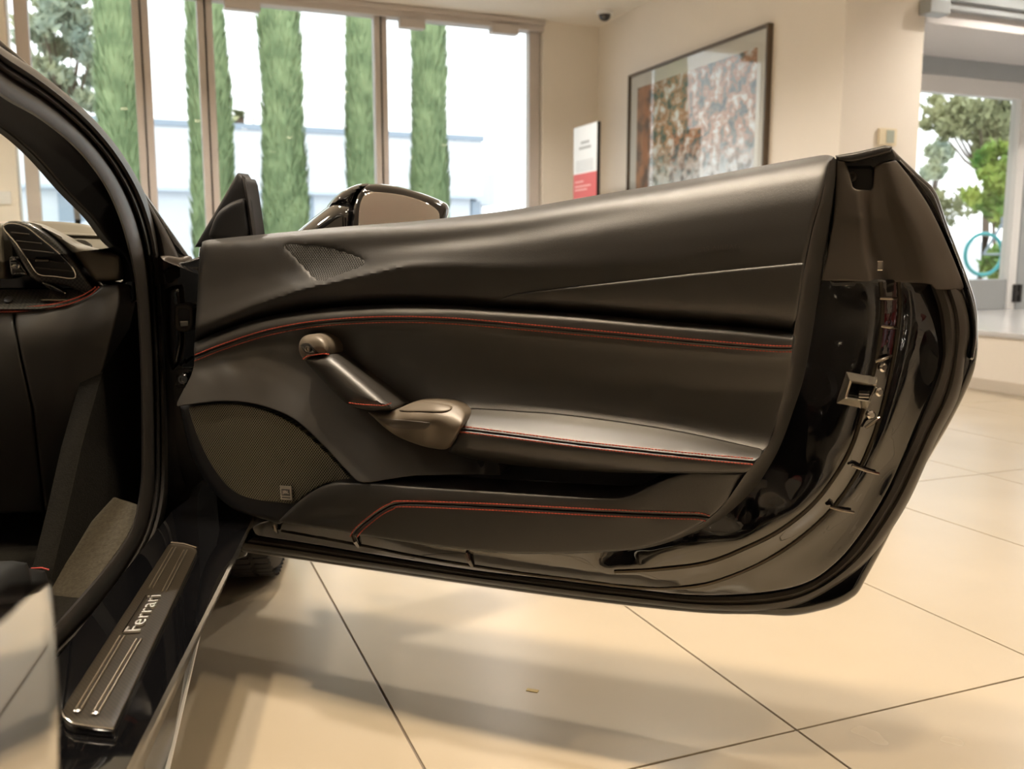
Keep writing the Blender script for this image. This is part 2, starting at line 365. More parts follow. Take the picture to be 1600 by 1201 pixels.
def mesh_mat(name, pitch, hole, metal_col, hole_col, rough=0.4):
    """perforated sheet: hexagonal holes over the part's own metric UVs"""
    m, n, l, b = nodes(name); tc = n.new('ShaderNodeUVMap')
    def dots(ox, oy):
        mp = n.new('ShaderNodeMapping'); mp.inputs['Scale'].default_value = (1 / pitch, 1 / (pitch * 1.15), 1); mp.inputs['Location'].default_value = (ox, oy, 0); l.new(tc.outputs[0], mp.inputs[0])
        fr = n.new('ShaderNodeVectorMath'); fr.operation = 'FRACTION'; l.new(mp.outputs[0], fr.inputs[0])
        sb = n.new('ShaderNodeVectorMath'); sb.operation = 'SUBTRACT'; l.new(fr.outputs[0], sb.inputs[0]); sb.inputs[1].default_value = (0.5, 0.5, 0)
        ml = n.new('ShaderNodeVectorMath'); ml.operation = 'MULTIPLY'; l.new(sb.outputs[0], ml.inputs[0]); ml.inputs[1].default_value = (1, 1.15, 0)
        ln = n.new('ShaderNodeVectorMath'); ln.operation = 'LENGTH'; l.new(ml.outputs[0], ln.inputs[0]); return ln.outputs['Value']
    mn = n.new('ShaderNodeMath'); mn.operation = 'MINIMUM'; l.new(dots(0, 0), mn.inputs[0]); l.new(dots(0.5, 0.5), mn.inputs[1])
    mr = n.new('ShaderNodeMapRange'); l.new(mn.outputs[0], mr.inputs[0]); mr.inputs[1].default_value = hole - 0.04; mr.inputs[2].default_value = hole + 0.04
    mx = n.new('ShaderNodeMix'); mx.data_type = 'RGBA'; l.new(mr.outputs[0], mx.inputs[0]); mx.inputs[6].default_value = (*hole_col, 1); mx.inputs[7].default_value = (*metal_col, 1)
    l.new(mx.outputs[2], b.inputs['Base Color']); b.inputs['Roughness'].default_value = rough
    bp = n.new('ShaderNodeBump'); bp.inputs['Strength'].default_value = 0.6; bp.inputs['Distance'].default_value = 0.001; l.new(mr.outputs[0], bp.inputs['Height']); l.new(bp.outputs[0], b.inputs['Normal'])
    M[name] = m
mesh_mat('grille_mesh', 0.0052, 0.31, (0.27, 0.245, 0.165), (0.002, 0.002, 0.002), 0.38)
mesh_mat('tweeter_mesh', 0.0050, 0.31, (0.06, 0.058, 0.054), (0.002, 0.002, 0.002), 0.4)
def carbon_mat(name, scale, c1, c2):
    m, n, l, b = nodes(name); tc = n.new('ShaderNodeTexCoord'); ck = n.new('ShaderNodeTexChecker'); ck.inputs['Scale'].default_value = scale
    l.new(tc.outputs['Object'], ck.inputs[0]); ck.inputs[1].default_value = (*c1, 1); ck.inputs[2].default_value = (*c2, 1); l.new(ck.outputs[0], b.inputs['Base Color'])
    b.inputs['Roughness'].default_value = 0.3; b.inputs['Coat Weight'].default_value = 0.8; b.inputs['Coat Roughness'].default_value = 0.05; M[name] = m
carbon_mat('carbon', 260, (0.012, 0.012, 0.011), (0.045, 0.042, 0.036))
carbon_mat('carbon_sill', 330, (0.008, 0.0065, 0.0045), (0.034, 0.026, 0.016))
def print_mat():
    m, n, l, b = nodes('autumn_print'); tc = n.new('ShaderNodeUVMap')
    a = n.new('ShaderNodeTexNoise'); a.inputs['Scale'].default_value = 9; a.inputs['Detail'].default_value = 8; a.inputs['Roughness'].default_value = 0.65; l.new(tc.outputs[0], a.inputs['Vector'])
    rp = n.new('ShaderNodeValToRGB'); l.new(a.outputs['Fac'], rp.inputs[0]); e = rp.color_ramp.elements
    e[0].position = 0.36; e[0].color = (0.03, 0.04, 0.035, 1); e[1].position = 0.62; e[1].color = (0.80, 0.82, 0.86, 1)
    for p_, c in ((0.44, (0.16, 0.18, 0.16)), (0.49, (0.45, 0.17, 0.06)), (0.54, (0.55, 0.38, 0.28))): q = e.new(p_); q.color = (*c, 1)
    a2 = n.new('ShaderNodeTexNoise'); a2.inputs['Scale'].default_value = 12; a2.inputs['Detail'].default_value = 6; l.new(tc.outputs[0], a2.inputs['Vector'])
    r2 = n.new('ShaderNodeValToRGB'); l.new(a2.outputs['Fac'], r2.inputs[0]); e = r2.color_ramp.elements
    e[0].position = 0.40; e[0].color = (0.20, 0.24, 0.28, 1); e[1].position = 0.52; e[1].color = (0.78, 0.84, 0.92, 1)
    sx = n.new('ShaderNodeSeparateXYZ'); l.new(tc.outputs[0], sx.inputs[0])
    mr = n.new('ShaderNodeMapRange'); l.new(sx.outputs['Y'], mr.inputs[0]); mr.inputs[1].default_value = 1.35; mr.inputs[2].default_value = 1.75; M['_r'] = mr
    mx = n.new('ShaderNodeMix'); mx.data_type = 'RGBA'; l.new(mr.outputs[0], mx.inputs[0]); l.new(r2.outputs[0], mx.inputs[6]); l.new(rp.outputs[0], mx.inputs[7]); a3 = n.new('ShaderNodeTexNoise'); a3.inputs['Scale'].default_value = 5; a3.inputs['Detail'].default_value = 5; l.new(tc.outputs[0], a3.inputs['Vector'])
    r3 = n.new('ShaderNodeValToRGB'); l.new(a3.outputs['Fac'], r3.inputs[0]); e = r3.color_ramp.elements; e[0].position = 0.42; e[0].color = (0.10, 0.05, 0.035, 1); e[1].position = 0.58; e[1].color = (0.42, 0.17, 0.07, 1)
    m3 = n.new('ShaderNodeMapRange'); l.new(sx.outputs['X'], m3.inputs[0]); M['_r3'] = m3
    x3 = n.new('ShaderNodeMix'); x3.data_type = 'RGBA'; l.new(m3.outputs[0], x3.inputs[0]); l.new(mx.outputs[2], x3.inputs[6]); l.new(r3.outputs[0], x3.inputs[7]); l.new(x3.outputs[2], b.inputs['Base Color'])
    b.inputs['Roughness'].default_value = 0.5; M['print'] = m
print_mat()

# ------------------------------------------------------------------ the showroom (u = along the window wall, v = towards it)
EU = np.array([0.9285, 0.3714, 0]); EV = np.array([-0.3714, 0.9285, 0]); EZ = np.array([0, 0, 1.0])
def R(u, v, z=0.0): return EU * u + EV * v + EZ * z
def uvof(P): return P @ EU, P @ EV
def vplane(v): return Plane(R(0, v), -EV)
def uplane(u): return Plane(R(u, 0), -EU)
HC = 3.0
def rbox(mb, u0, u1, v0, v1, z0, z1):
    return mb.box(R((u0 + u1) / 2, (v0 + v1) / 2, (z0 + z1) / 2), (EU, EV, EZ), (abs(u1 - u0) / 2, abs(v1 - v0) / 2, abs(z1 - z0) / 2))
def struct(name, mb, m, parent=None, bevel=0):
    o = mb.build(name, m, parent, smooth=False, bevel=bevel)
    if parent is None: o['kind'] = 'structure'
    return o
corner = flat(HC).at(935, 42); UR, VW = uvof(corner)
UC = uvof(uplane(UR).at(1316, 150))[1]; VC = UC                       # v where the picture wall ends in the pier
u_pier = uvof(vplane(VC).at(1441, 100))[0]
pl_pt = flat(0).at(1512, 605); UP = uvof(pl_pt)[0]                     # plinth face
zp = uplane(UP).at(1522, 515)[2]; Zp = zp
v2 = uvof(flat(zp).at(1560, 483))[1]
ULEFT, VBACK, URIGHT = -7.0, -8.0, 10.0
# floor slab and separate porcelain tiles
g0 = flat(0).at(1245, 1140); gu, gv = uvof(g0); ga = uvof(flat(0).at(553, 1000))[0]; gf = uvof(flat(0).at(1450, 750))[1]
TU, TV = gu - ga, gf - gv
print('ROOM', UR, VW, VC, u_pier, UP, zp, v2, 'tile', TU, TV)
floor = struct('floor', rbox(MB(), ULEFT - .2, URIGHT + .2, VBACK - .2, VW + .3, -0.12, -0.004), M['grout'])
gap = 0.0022; bmT = MB(); bmT.box((0, 0, -0.005), (EU, EV, EZ), (TU / 2 - gap, TV / 2 - gap, 0.005))
tile0 = None; cnt = 0; rest = MB()
for i in range(-14, 18):
    for j in range(-8, 8):
        uc, vc = gu + TU * (i + .5), gv + TV * (j + .5)
        if not (ULEFT < uc < URIGHT and VBACK < vc < VW): continue
        c = R(uc, vc, 0)
        if -2.6 < uc < 7.3 and -0.6 < vc < VW - .2 and not (uc > UP + .3 and vc < VC and False):
            if tile0 is None:
                tile0 = bmT.build('tile', M['tile'], None, smooth=False, bevel=0.0012, origin=(0, 0, 0)); t = tile0
            else: t = tile0.copy(); COL.objects.link(t)
            t.parent = floor; t.location = Vector(c - np.array(ORG['floor'])); cnt += 1
        else: rest.box(c + [0, 0, -0.005], (EU, EV, EZ), (TU / 2 - gap, TV / 2 - gap, 0.005))
tag(rest.build('outer_tiling', M['tile'], floor, smooth=False), kind='stuff')
print('tiles', cnt)
struct('ceiling', rbox(MB(), ULEFT - .2, URIGHT + .2, VBACK - .2, VW + .02, HC, HC + .15), M['ceiling_paint'])
# window wall: solid pieces at both ends, header, then the glazing
WV = VW + 0.10                                                        # frame plane
fp = vplane(WV)
uL = uvof(vplane(VW).at(14, 100))[0]; uRr = uvof(vplane(VW).at(848, 150))[0]
struct('wall_window_right', rbox(MB(), uRr, UR + .2, VW, VW + .25, 0, HC), M['wall_paint'])
struct('wall_window_left', rbox(MB(), ULEFT - .2, uL, VW, VW + .25, 0, HC), M['wall_paint'])
ztop = fp.at(580, 27)[2]; zcl = HC
struct('wall_window_header', rbox(MB(), uL, uRr, VW + .02, VW + .25, ztop + .10, HC + .02), M['frame_metal'])
w1 = empty('window_1', R((uL + uRr) / 2, WV, 0)); w1['kind'] = 'structure'
fr = MB(); rbox(fr, uL, uRr, WV - .05, WV + .05, ztop, ztop + .12); rbox(fr, uL, uRr, WV - .05, WV + .05, 0, .12); fr.build('frame', M['frame_metal'], w1, smooth=False, bevel=.006)
def mull(px, wpx, py=180, dv=.05, name='mullion'):
    c = uvof(fp.at(px, py))[0]; hw = abs(uvof(fp.at(px + wpx / 2, py))[0] - c)
    m_ = MB(); rbox(m_, c - hw, c + hw, WV - dv, WV + dv, .1, ztop + .02)
    m_.build(name, M['frame_metal'], w1, smooth=False, bevel=.008); return c, hw
ms = [mull(44, 22), mull(227, 26), mull(326, 24), mull(595, 20), mull(832, 16)]
for c, hw in ms[1:4]:   # centre joint of each meeting pair of stiles
    m_ = MB(); rbox(m_, c - .006, c + .006, WV - .058, WV - .05, .12, ztop); m_.build('stile_joint', M['plastic_dark'], w1, smooth=False)
for a, b in zip(ms[:-1], ms[1:]):
    m_ = MB(); rbox(m_, a[0] + a[1], b[0] - b[1], WV - .004, WV + .004, .12, ztop); m_.build('pane', M['pane_glass'], w1, smooth=False)
for px, py, wpx in ((378, 8, 50), (643, 37, 40), (787, 46, 46)):     # door closer boxes hung under the header
    P = vplane(WV - .10).at(px, py); u, _ = uvof(P); hw = wpx / 2 / F * 8.2
    m_ = MB(); rbox(m_, u - hw, u + hw, WV - .15, WV - .05, P[2] - .045, P[2] + .04); m_.build('door_closer', M['frame_metal'], w1, smooth=False, bevel=.008)
tr = MB(); rbox(tr, uL, uRr, VW - .06, VW + .02, HC - .05, HC - .005); rbox(tr, uL, uRr, VW - .03, VW + .02, HC - .10, HC - .05); struct('trim_1', tr, M['frame_metal'], bevel=.004)
# picture wall, pier, annex
struct('wall_right', rbox(MB(), UR, UR + .3, VC + .02, VW, 0, HC), M['wall_paint'])
struct('wall_pier', rbox(MB(), UR - .002, u_pier, VC, VC + .3, 0, HC), M['wall_paint'])
struct('wall_annex', rbox(MB(), u_pier - .3, u_pier, VC + .3, v2 + .3, 0, HC), M['wall_paint'])
zan = vplane(v2).at(1500, 95)[2]; zl = vplane(v2).at(1520, 124)[2]; zh = vplane(VC).at(1540, 22)[2]
struct('soffit', rbox(MB(), u_pier, URIGHT, VC + .05, v2 + .3, zan, zan + .1), M['soffit_paint'])
hd = MB(); rbox(hd, u_pier, URIGHT, VC, VC + .08, zh, zh + .13); rbox(hd, u_pier, URIGHT, VC - .03, VC + .03, zh + .05, zh + .10); struct('trim_2', hd, M['frame_grey'], bevel=.006)
struct('wall_annex_header', rbox(MB(), u_pier, URIGHT, VC + .02, VC + .10, zh + .12, HC), M['wall_paint'])
P = vplane(VC - .05).at(1463, 13); u, _ = uvof(P); m_ = MB(); rbox(m_, u - .10, u + .075, VC - .1, VC, P[2] - .045, P[2] + .05)
cl = m_.build('door_operator', M['frame_grey'], None, smooth=False, bevel=.01); tag(cl, 'grey operator box under the header beside the pier', 'door closer')
pt = MB(); rbox(pt, UP, URIGHT, VC - 3.4, v2 + .1, 0, zp - .03); struct('trim_3', pt, M['wall_paint'], bevel=.004)
pt = MB(); rbox(pt, UP - .015, URIGHT, VC - 3.4, v2 + .1, zp - .03, zp); struct('window_ledge', pt, mat('ledge_stone', (0.55, 0.55, 0.56), 0.18, var=.05), bevel=.006)
bp = MB(); rbox(bp, UP - .012, UP, VC - 3.4, VC, 0, .07); struct('baseboard_right', bp, mat('skirting', (0.62, 0.55, 0.46), .4), bevel=.003)
# window 2 with its door stile and latch
w2 = empty('window_2', R(UP + 1, v2, zp)); w2['kind'] = 'structure'
p2 = vplane(v2); q = lambda px, py: uvof(p2.at(px, py))[0]
zb1 = p2.at(1540, 436)[2]
fr = MB(); rbox(fr, u_pier, URIGHT, v2 - .05, v2 + .05, zl, zan + .02); rbox(fr, u_pier, q(1592, 400), v2 - .03, v2 + .03, zp, zb1); fr.build('frame', M['frame_grey'], w2, smooth=False, bevel=.008)
fr = MB(); rbox(fr, u_pier, URIGHT, v2 - .04, v2 + .04, zl - .13, zl); fr.build('top_rail', M['frame_white'], w2, smooth=False, bevel=.006)
a, b = q(1578, 300), q(1590, 300)
for k, (x0, x1, mm) in enumerate(((a, b, 'frame_white'), (b + .012, b + .16, 'frame_grey'), (b + .17, b + .30, 'frame_white'))):
    m_ = MB(); rbox(m_, x0, x1, v2 - .05, v2 + .05, zp, zl); m_.build('stile', M[mm], w2, smooth=False, bevel=.006)
m_ = MB(); rbox(m_, u_pier, a, v2 - .004, v2 + .004, zb1, zl - .13); m_.build('pane', M['pane_glass'], w2, smooth=False)
m_ = MB(); rbox(m_, b + .3, URIGHT, v2 - .004, v2 + .004, zp, zl - .1); m_.build('pane', M['pane_glass'], w2, smooth=False)
P = vplane(v2 - .06).at(1589, 458); u, _ = uvof(P); m_ = MB()
for s in (-1, 1): rbox(m_, u + s * .028 - .016, u + s * .028 + .016, v2 - .075, v2 - .05, P[2] - .075, P[2] + .075)
rbox(m_, u - .03, u + .03, v2 - .07, v2 - .05, P[2] - .02, P[2] + .02); m_.build('latch', M['plastic_dark'], w2, smooth=False, bevel=.004)
# the walls of the hall behind and beside the camera, with another run of glazing on the left
struct('wall_rear', rbox(MB(), ULEFT - .2, URIGHT + .2, VBACK - .2, VBACK, 0, HC), M['wall_paint'])
struct('wall_left', rbox(MB(), ULEFT - .2, ULEFT, VBACK, VW, 0, HC), M['wall_paint'])
m_ = MB(); rbox(m_, URIGHT, URIGHT + .2, VBACK, v2 + .1, 0, HC); struct('wall_far_right', m_, M['wall_paint'])
m_ = MB(); rbox(m_, 1.5, 2.1, -4.3, -3.7, 0, HC); struct('wall_column', m_, M['wall_paint'])

# ------------------------------------------------------------------ downlights, plus added accents around the door
lamps = []
for iu, u in enumerate((-4.6, -2.2, 0.2, 2.6, 5.6, 8.2)):
    for iv, v in enumerate((-6.0, -3.4, -0.9, 1.6, 4.1, 6.6)):
        if u > UR - .3 and v > VC - .6: continue
        P_ = R(u, v)
        if math.hypot(P_[0], P_[1]) < 2.3 and P_[1] < 1.0: continue
        lamps.append((u, v, LAMP_POWER))
ring = MB().lathe((0, 0, 0), (0, 0, -1), [(.062, -.002), (.075, -.002), (.078, .006), (.06, .008), (.055, -.03), (.062, -.03)], 24)
lens = MB().lathe((0, 0, 0), (0, 0, -1), [(.0, .0005), (.05, .0005), (.052, .003), (.05, .005), (.0, .005)], 20)
proto = None
for x_, y_ in ((-.08, 1.16), (.62, .92), (1.6, .62), (-.70, 1.32)): P_ = np.array([x_, y_, 0]); lamps.append((*uvof(P_), ADDED_ACCENT_POWER * (1.5 if x_ < -.5 else 1.0)))  # extra downlights added to brighten the door leather, strongest at its left
for k, (u, v, pw) in enumerate(lamps):
    c = R(u, v, HC - .002)
    if proto is None:
        e = empty('ceiling_downlight', c); rg = ring.build('trim_ring', M['frame_white'], e, origin=None); 
        for o_, in ((rg,),): o_.data.transform(Matrix.Translation(Vector(ORG[e.name])))
        ln_ = lens.build('lamp_lens', M['lamp_lens'], e); ln_.data.transform(Matrix.Translation(Vector(ORG[e.name]))); proto = (e, rg, ln_)
    else:
        e = proto[0].copy(); COL.objects.link(e); e.location = Vector(c)
        for ch in proto[1:]: x = ch.copy(); COL.objects.link(x); x.parent = e
    tag(e, 'round recessed warm ceiling downlight with white trim ring', 'lamp', 'recessed ceiling downlights')
    ld = bpy.data.lights.new('downlight', 'SPOT'); ld.energy = pw * (1.35 if v > 3.0 else 1.0); ld.color = (1.0, 0.91, 0.80) if pw == LAMP_POWER else (1.0, 0.80, 0.56); ld.spot_size = rad(136 if v > 3.0 else 106); ld.spot_blend = 0.75; ld.shadow_soft_size = 0.06
    lo = bpy.data.objects.new('downlight', ld); COL.objects.link(lo); lo.location = Vector(c + [0, 0, -.012]); lo.parent = None

# ------------------------------------------------------------------ things on the walls and ceiling
P = flat(HC).at(945, 18)
sc = empty('security_camera', P)
MB().lathe(P, (0, 0, -1), [(0, 0), (.075, 0), (.078, .012), (.07, .028), (.0, .03)], 28).build('mount', M['frame_white'], sc)
MB().lathe(P, (0, 0, -1), [(.055, .028), (.054, .045), (.045, .066), (.028, .08), (.0, .086)], 28).build('dome', M['camera_dome'], sc)
tag(sc, 'small dark dome security camera on the cream ceiling', 'camera')
wp = uplane(UR - .02); A = wp.at(985, 114); B = wp.at(1205, 41); ua, va = uvof(A); ub, vb = uvof(B)
zt = (A[2] + B[2]) / 2; zb = 0.75; va, vb = max(va, vb), min(va, vb)
pf = empty('framed_picture', R(UR - .02, (va + vb) / 2, zb))
fw = .022
for (v0, v1, z0, z1) in ((va - fw, va, zb, zt), (vb, vb + fw, zb, zt), (vb + fw, va - fw, zt - fw, zt), (vb + fw, va - fw, zb, zb + fw)):
    m_ = MB(); rbox(m_, UR - .045, UR, v0, v1, z0, z1); m_.build('frame_bar', M['frame_brown'], pf, smooth=False, bevel=.003)
m_ = MB(); rbox(m_, UR - .022, UR - .004, vb + fw, va - fw, zb + fw, zt - fw); m_.build('mat_board', M['mat_board'], pf, smooth=False)
C1 = wp.at(997, 135); mg = abs(va - uvof(C1)[1]); zpt = zt - .135
m_ = MB(); rbox(m_, UR - .0245, UR - .0215, vb + mg, va - mg, zb + .2, zpt); o = m_.build('print', M['print'], pf, smooth=False)
M['_r3'].inputs[1].default_value = va - mg - .24; M['_r3'].inputs[2].default_value = va - mg - .20
uvl = o.data.uv_layers.new(name='UVMap')
for lp in o.data.loops:
    w_ = np.array(o.data.vertices[lp.vertex_index].co) + org(pf); uvl.data[lp.index].uv = (w_ @ EV, w_[2])
m_ = MB(); rbox(m_, UR - .034, UR - .032, vb + fw, va - fw, zb + fw, zt - fw); m_.build('glazing', M['pane_glass'], pf, smooth=False)
tag(pf, 'large brown-framed picture with pale mat on the cream right wall', 'picture')
print('picture z', zt, va, vb)
P = vplane(VC - .01).at(1386, 214); th = empty('thermostat', P)
k = 6.0 / F
m_ = MB(); rbox(m_, uvof(P)[0] - 17 * k, uvof(P)[0] + 17 * k, VC - .022, VC, P[2] - 13 * k, P[2] + 13 * k); m_.build('case', M['ivory'], th, smooth=False, bevel=.004)
m_ = MB(); rbox(m_, uvof(P)[0] - 4 * k, uvof(P)[0] + 11 * k, VC - .026, VC - .02, P[2] - 9 * k, P[2] + 10 * k); m_.build('screen', mat('lcd', (.42, .46, .40), .2), th, smooth=False, bevel=.002)
tag(th, 'small ivory wall thermostat with grey screen on the pier', 'thermostat')
# poster sign on a floor stand
us = UR - .55; spn = uplane(us); A = spn.at(897, 201); B = spn.at(934, 188); Rd = spn.at(915, 270)[2]
v0, v1 = sorted((uvof(A)[1], uvof(B)[1])); zt = (A[2] + B[2]) / 2; zb = Rd - .42
sg = empty('poster_sign', R(us, (v0 + v1) / 2, 0))
m_ = MB(); rbox(m_, us, us + .03, v0, v1, zb, zt); m_.build('board', M['plastic_dark'], sg, smooth=False, bevel=.003)
m_ = MB(); rbox(m_, us - .003, us, v0 + .006, v1 - .002, Rd, zt - .004); m_.build('white_sheet', M['sign_white'], sg, smooth=False)
m_ = MB(); rbox(m_, us - .003, us, v0 + .006, v1 - .002, zb + .004, Rd); m_.build('red_sheet', M['sign_red'], sg, smooth=False)
ink = MB(); W_ = v1 - v0; H_ = zt - Rd
for f, a_, b_ in ((.36, .32, .68), (.47, .25, .75)): rbox(ink, us - .005, us - .003, v1 - W_ * b_, v1 - W_ * a_, zt - H_ * f - .012, zt - H_ * f + .012)
ink.build('heading_lines', M['sign_ink'], sg, smooth=False); ink = MB()
for i_ in range(5): rbox(ink, us - .005, us - .003, v1 - W_ * .85, v1 - W_ * .12, zt - H_ * (.74 + i_ * .05) - .005, zt - H_ * (.74 + i_ * .05) + .005)
ink.build('text_lines', mat('sign_grey', (.6, .63, .66), .6), sg, smooth=False); ink = MB()
for f, b_ in ((.07, .45), (.11, .75), (.14, .6), (.22, .6), (.26, .5)): rbox(ink, us - .005, us - .003, v1 - W_ * b_, v1 - W_ * .08, Rd - f - .006, Rd - f + .006)
ink.build('pale_lines', M['sign_pale'], sg, smooth=False)
m_ = MB(); rbox(m_, us + .005, us + .025, (v0 + v1) / 2 - .03, (v0 + v1) / 2 + .03, .02, zb + .02); m_.build('post', M['steel'], sg, smooth=False)
m_ = MB(); rbox(m_, us - .15, us + .18, v0, v1, 0.001, .02); m_.build('base', M['steel'], sg, smooth=False, bevel=.004)
tag(sg, 'white and red poster sign on stand beside the picture wall', 'sign')
P = vplane(VW - .01).at(6, 309); m_ = MB(); rbox(m_, uvof(P)[0] - .05, uvof(P)[0] + .05, VW - .012, VW, P[2] - .05, P[2] + .05)
tag(m_.build('wall_switch', M['frame_white'], None, smooth=False, bevel=.003), 'small white switch plate on wall left of the windows', 'switch')

# ------------------------------------------------------------------ outdoors
GZ = -0.12
m_ = MB(); m_.box(R(0, VW + 30, GZ - .1), (EU, EV, EZ), (60, 30 - .3, .1)); g_ = m_.build('ground_outside', M['asphalt'], None, smooth=False); g_['kind'] = 'structure'
m_ = MB(); m_.box(R(URIGHT + 25, VC, GZ - .12), (EU, EV, EZ), (24.5, 8, .1)); g_ = m_.build('ground_outside_right', M['asphalt'], None, smooth=False); g_['kind'] = 'structure'
VB = 27.0; bpn = vplane(VB); zt = bpn.at(500, 207)[2]; zmid = bpn.at(500, 301)[2]; uE = uvof(bpn.at(753, 270))[0]; zlow = bpn.at(770, 269)[2]; uE2 = uvof(bpn.at(783, 290))[0]; ub0 = uvof(bpn.at(-300, 200))[0]
bd = empty('warehouse', R((ub0 + uE) / 2, VB, GZ))
m_ = MB(); rbox(m_, ub0, uE, VB, VB + 8, zmid, zt); m_.build('upper_wall', M['cladding'], bd, smooth=False)
m_ = MB(); rbox(m_, ub0, uE - .3, VB + .25, VB + 8, GZ, zmid); m_.build('lower_wall', mat('cladding_lower', (.76,.80,.85), .6, var=.04), bd, smooth=False)
m_ = MB(); rbox(m_, ub0, uE + .05, VB - .08, VB + .3, zt - .02, zt + .13); m_.build('parapet_cap', M['cladding_dark'], bd, smooth=False)
m_ = MB(); rbox(m_, uE, uE2, VB + .5, VB + 8, zmid - .2, zlow); m_.build('canopy', mat('cladding_grey', (.70, .75, .80), .6), bd, smooth=False)
m_ = MB(); rbox(m_, uE, uE2 - .3, VB + .9, VB + 8, GZ, zmid - .2); m_.build('canopy_wall', M['cladding'], bd, smooth=False)
ribs = MB(); nr = int((uE - ub0) / .55)
for i_ in range(nr): u = ub0 + .3 + i_ * .55; rbox(ribs, u - .03, u + .03, VB - .03, VB, zmid + .05, zt - .05)
tag(ribs.build('cladding_rib', M['cladding'], bd, smooth=False), kind='stuff')
m_ = MB(); rbox(m_, ub0, uE, VB - .02, VB + .02, zmid - .06, zmid + .03); m_.build('joint_band', mat('band_grey', (.6, .68, .76), .6), bd, smooth=False)
for x0, x1, y0, y1 in ((471, 492, 306, 350), (741, 754, 314, 345), (90, 130, 300, 345)):
    a_, b_ = uvof(bpn.at(x0, 320))[0], uvof(bpn.at(x1, 320))[0]; z1_, z0_ = bpn.at((x0 + x1) / 2, y0)[2], bpn.at((x0 + x1) / 2, y1)[2]
    m_ = MB(); rbox(m_, a_, b_, VB + .20, VB + .3, z0_, z1_); m_.build('door_leaf', M['cladding_dark'], bd, smooth=False)
tag(bd, 'long low white metal-clad warehouse behind the cypress trees', 'building')
def leaf_cloud(clusters, n, size, up=0.3, stretch=1.0):
    mb = MB()
    cs = np.array([c[:3] for c in clusters]); rs = np.array([c[3] for c in clusters]); pr = rs ** 2 / (rs ** 2).sum()
    for k in RNG.choice(len(cs), n, p=pr):
        d = RNG.normal(size=3); d /= np.linalg.norm(d); p = cs[k] + d * rs[k] * RNG.uniform(.55, 1.05) * np.array([1, 1, stretch])
        t = RNG.normal(size=3); t[2] = abs(t[2]) + up; t /= np.linalg.norm(t); s = np.cross(t, RNG.normal(size=3)); s /= np.linalg.norm(s); z = size * RNG.uniform(.6, 1.4)
        n0 = len(mb.V); mb.V += [tuple(p - s * z * .4), tuple(p + t * z * .55 - s * z * .05), tuple(p + s * z * .4), tuple(p + t * z * 1.1)]; mb.F += [(n0, n0 + 2, n0 + 1), (n0, n0 + 1, n0 + 3), (n0 + 1, n0 + 2, n0 + 3)]
    return mb
# cypresses: one foliage mesh each of three variants, shared
def cypress_foliage(h, r, seed):
    g = np.random.default_rng(seed); mb = MB(); rows = []; nz = 46; na = 22; ph = g.uniform(0, 6, 6)
    for i in range(nz):
        f = i / (nz - 1); z = .35 + f * (h - .35); rr = r * (.72 + .38 * min(1, f / .10)) * (1 - .50 * f) * (1 if f < .85 else (1 - (f - .85) / .15 * .8)); row = []
        for k in range(na):
            a = 2 * math.pi * k / na; w = 1 + .07 * math.sin(3 * a + 9 * f + ph[0]) + .06 * math.sin(2 * a - 23 * f + ph[1]) + g.normal() * .035
            row.append((rr * w * math.cos(a), rr * w * math.sin(a), z))
        rows.append(row)
    mb.grid(rows, True)
    for _ in range(9000):
        f = g.uniform(0, 1) ** .9; a = g.uniform(0, 2 * math.pi); z = .35 + f * (h - .35); rr = r * (.72 + .38 * min(1, f / .10)) * (1 - .50 * f) * (1 if f < .85 else (1 - (f - .85) / .15 * .8)) * (1 + .07 * math.sin(3 * a + 9 * f + ph[0]) + .06 * math.sin(2 * a - 23 * f + ph[1]))
        o = np.array([math.cos(a), math.sin(a), 0]); p = o * rr * g.uniform(.93, 1.03) + [0, 0, z]; L = g.uniform(.08, .2); s = np.array([-o[1], o[0], 0]) * L * .22; t = o * L * .35 + np.array([0, 0, L]) + s * g.normal() * .6
        n0 = len(mb.V); mb.V += [tuple(p - s), tuple(p + s), tuple(p + t)]; mb.F += [(n0, n0 + 1, n0 + 2)]
    return mb
VT = 14.0
cyp = [(191, 'tall green cypress outside, left of the first broad window post'), (331, 'tall green cypress standing behind the second window post'), (443, 'tall green cypress in the middle of the wide left pane'),
       (569, 'tall green cypress touching the left side of the central post'), (671, 'tall green cypress outside, alone in the right-hand pane')]
wid = [52, 54, 56, 46, 49]; hh = [9, 8.4, 8.8, 9.2, 8.6]
for k, (px, lab) in enumerate(cyp):
    pn = vplane(VT); c = pn.at(px, 250); c = np.array([c[0], c[1], GZ]); r = wid[k] / 2 / F * np.linalg.norm(c[:2]) * .97
    e = empty('cypress_tree', c)
    fo = cypress_foliage(hh[k], r * 1.12, k + 3); fo.V = [tuple(np.array(v) + c) for v in fo.V]; fo.build('foliage', M['cypress'], e, fix=False, sharp=80)
    MB().tube([c, c + [0, 0, .3], c + [0, 0, hh[k] * .6]], [.12, .10, .03], 8).build('trunk', M['bark'], e)
    tag(e, lab, 'tree', 'row of cypresses outside the windows')
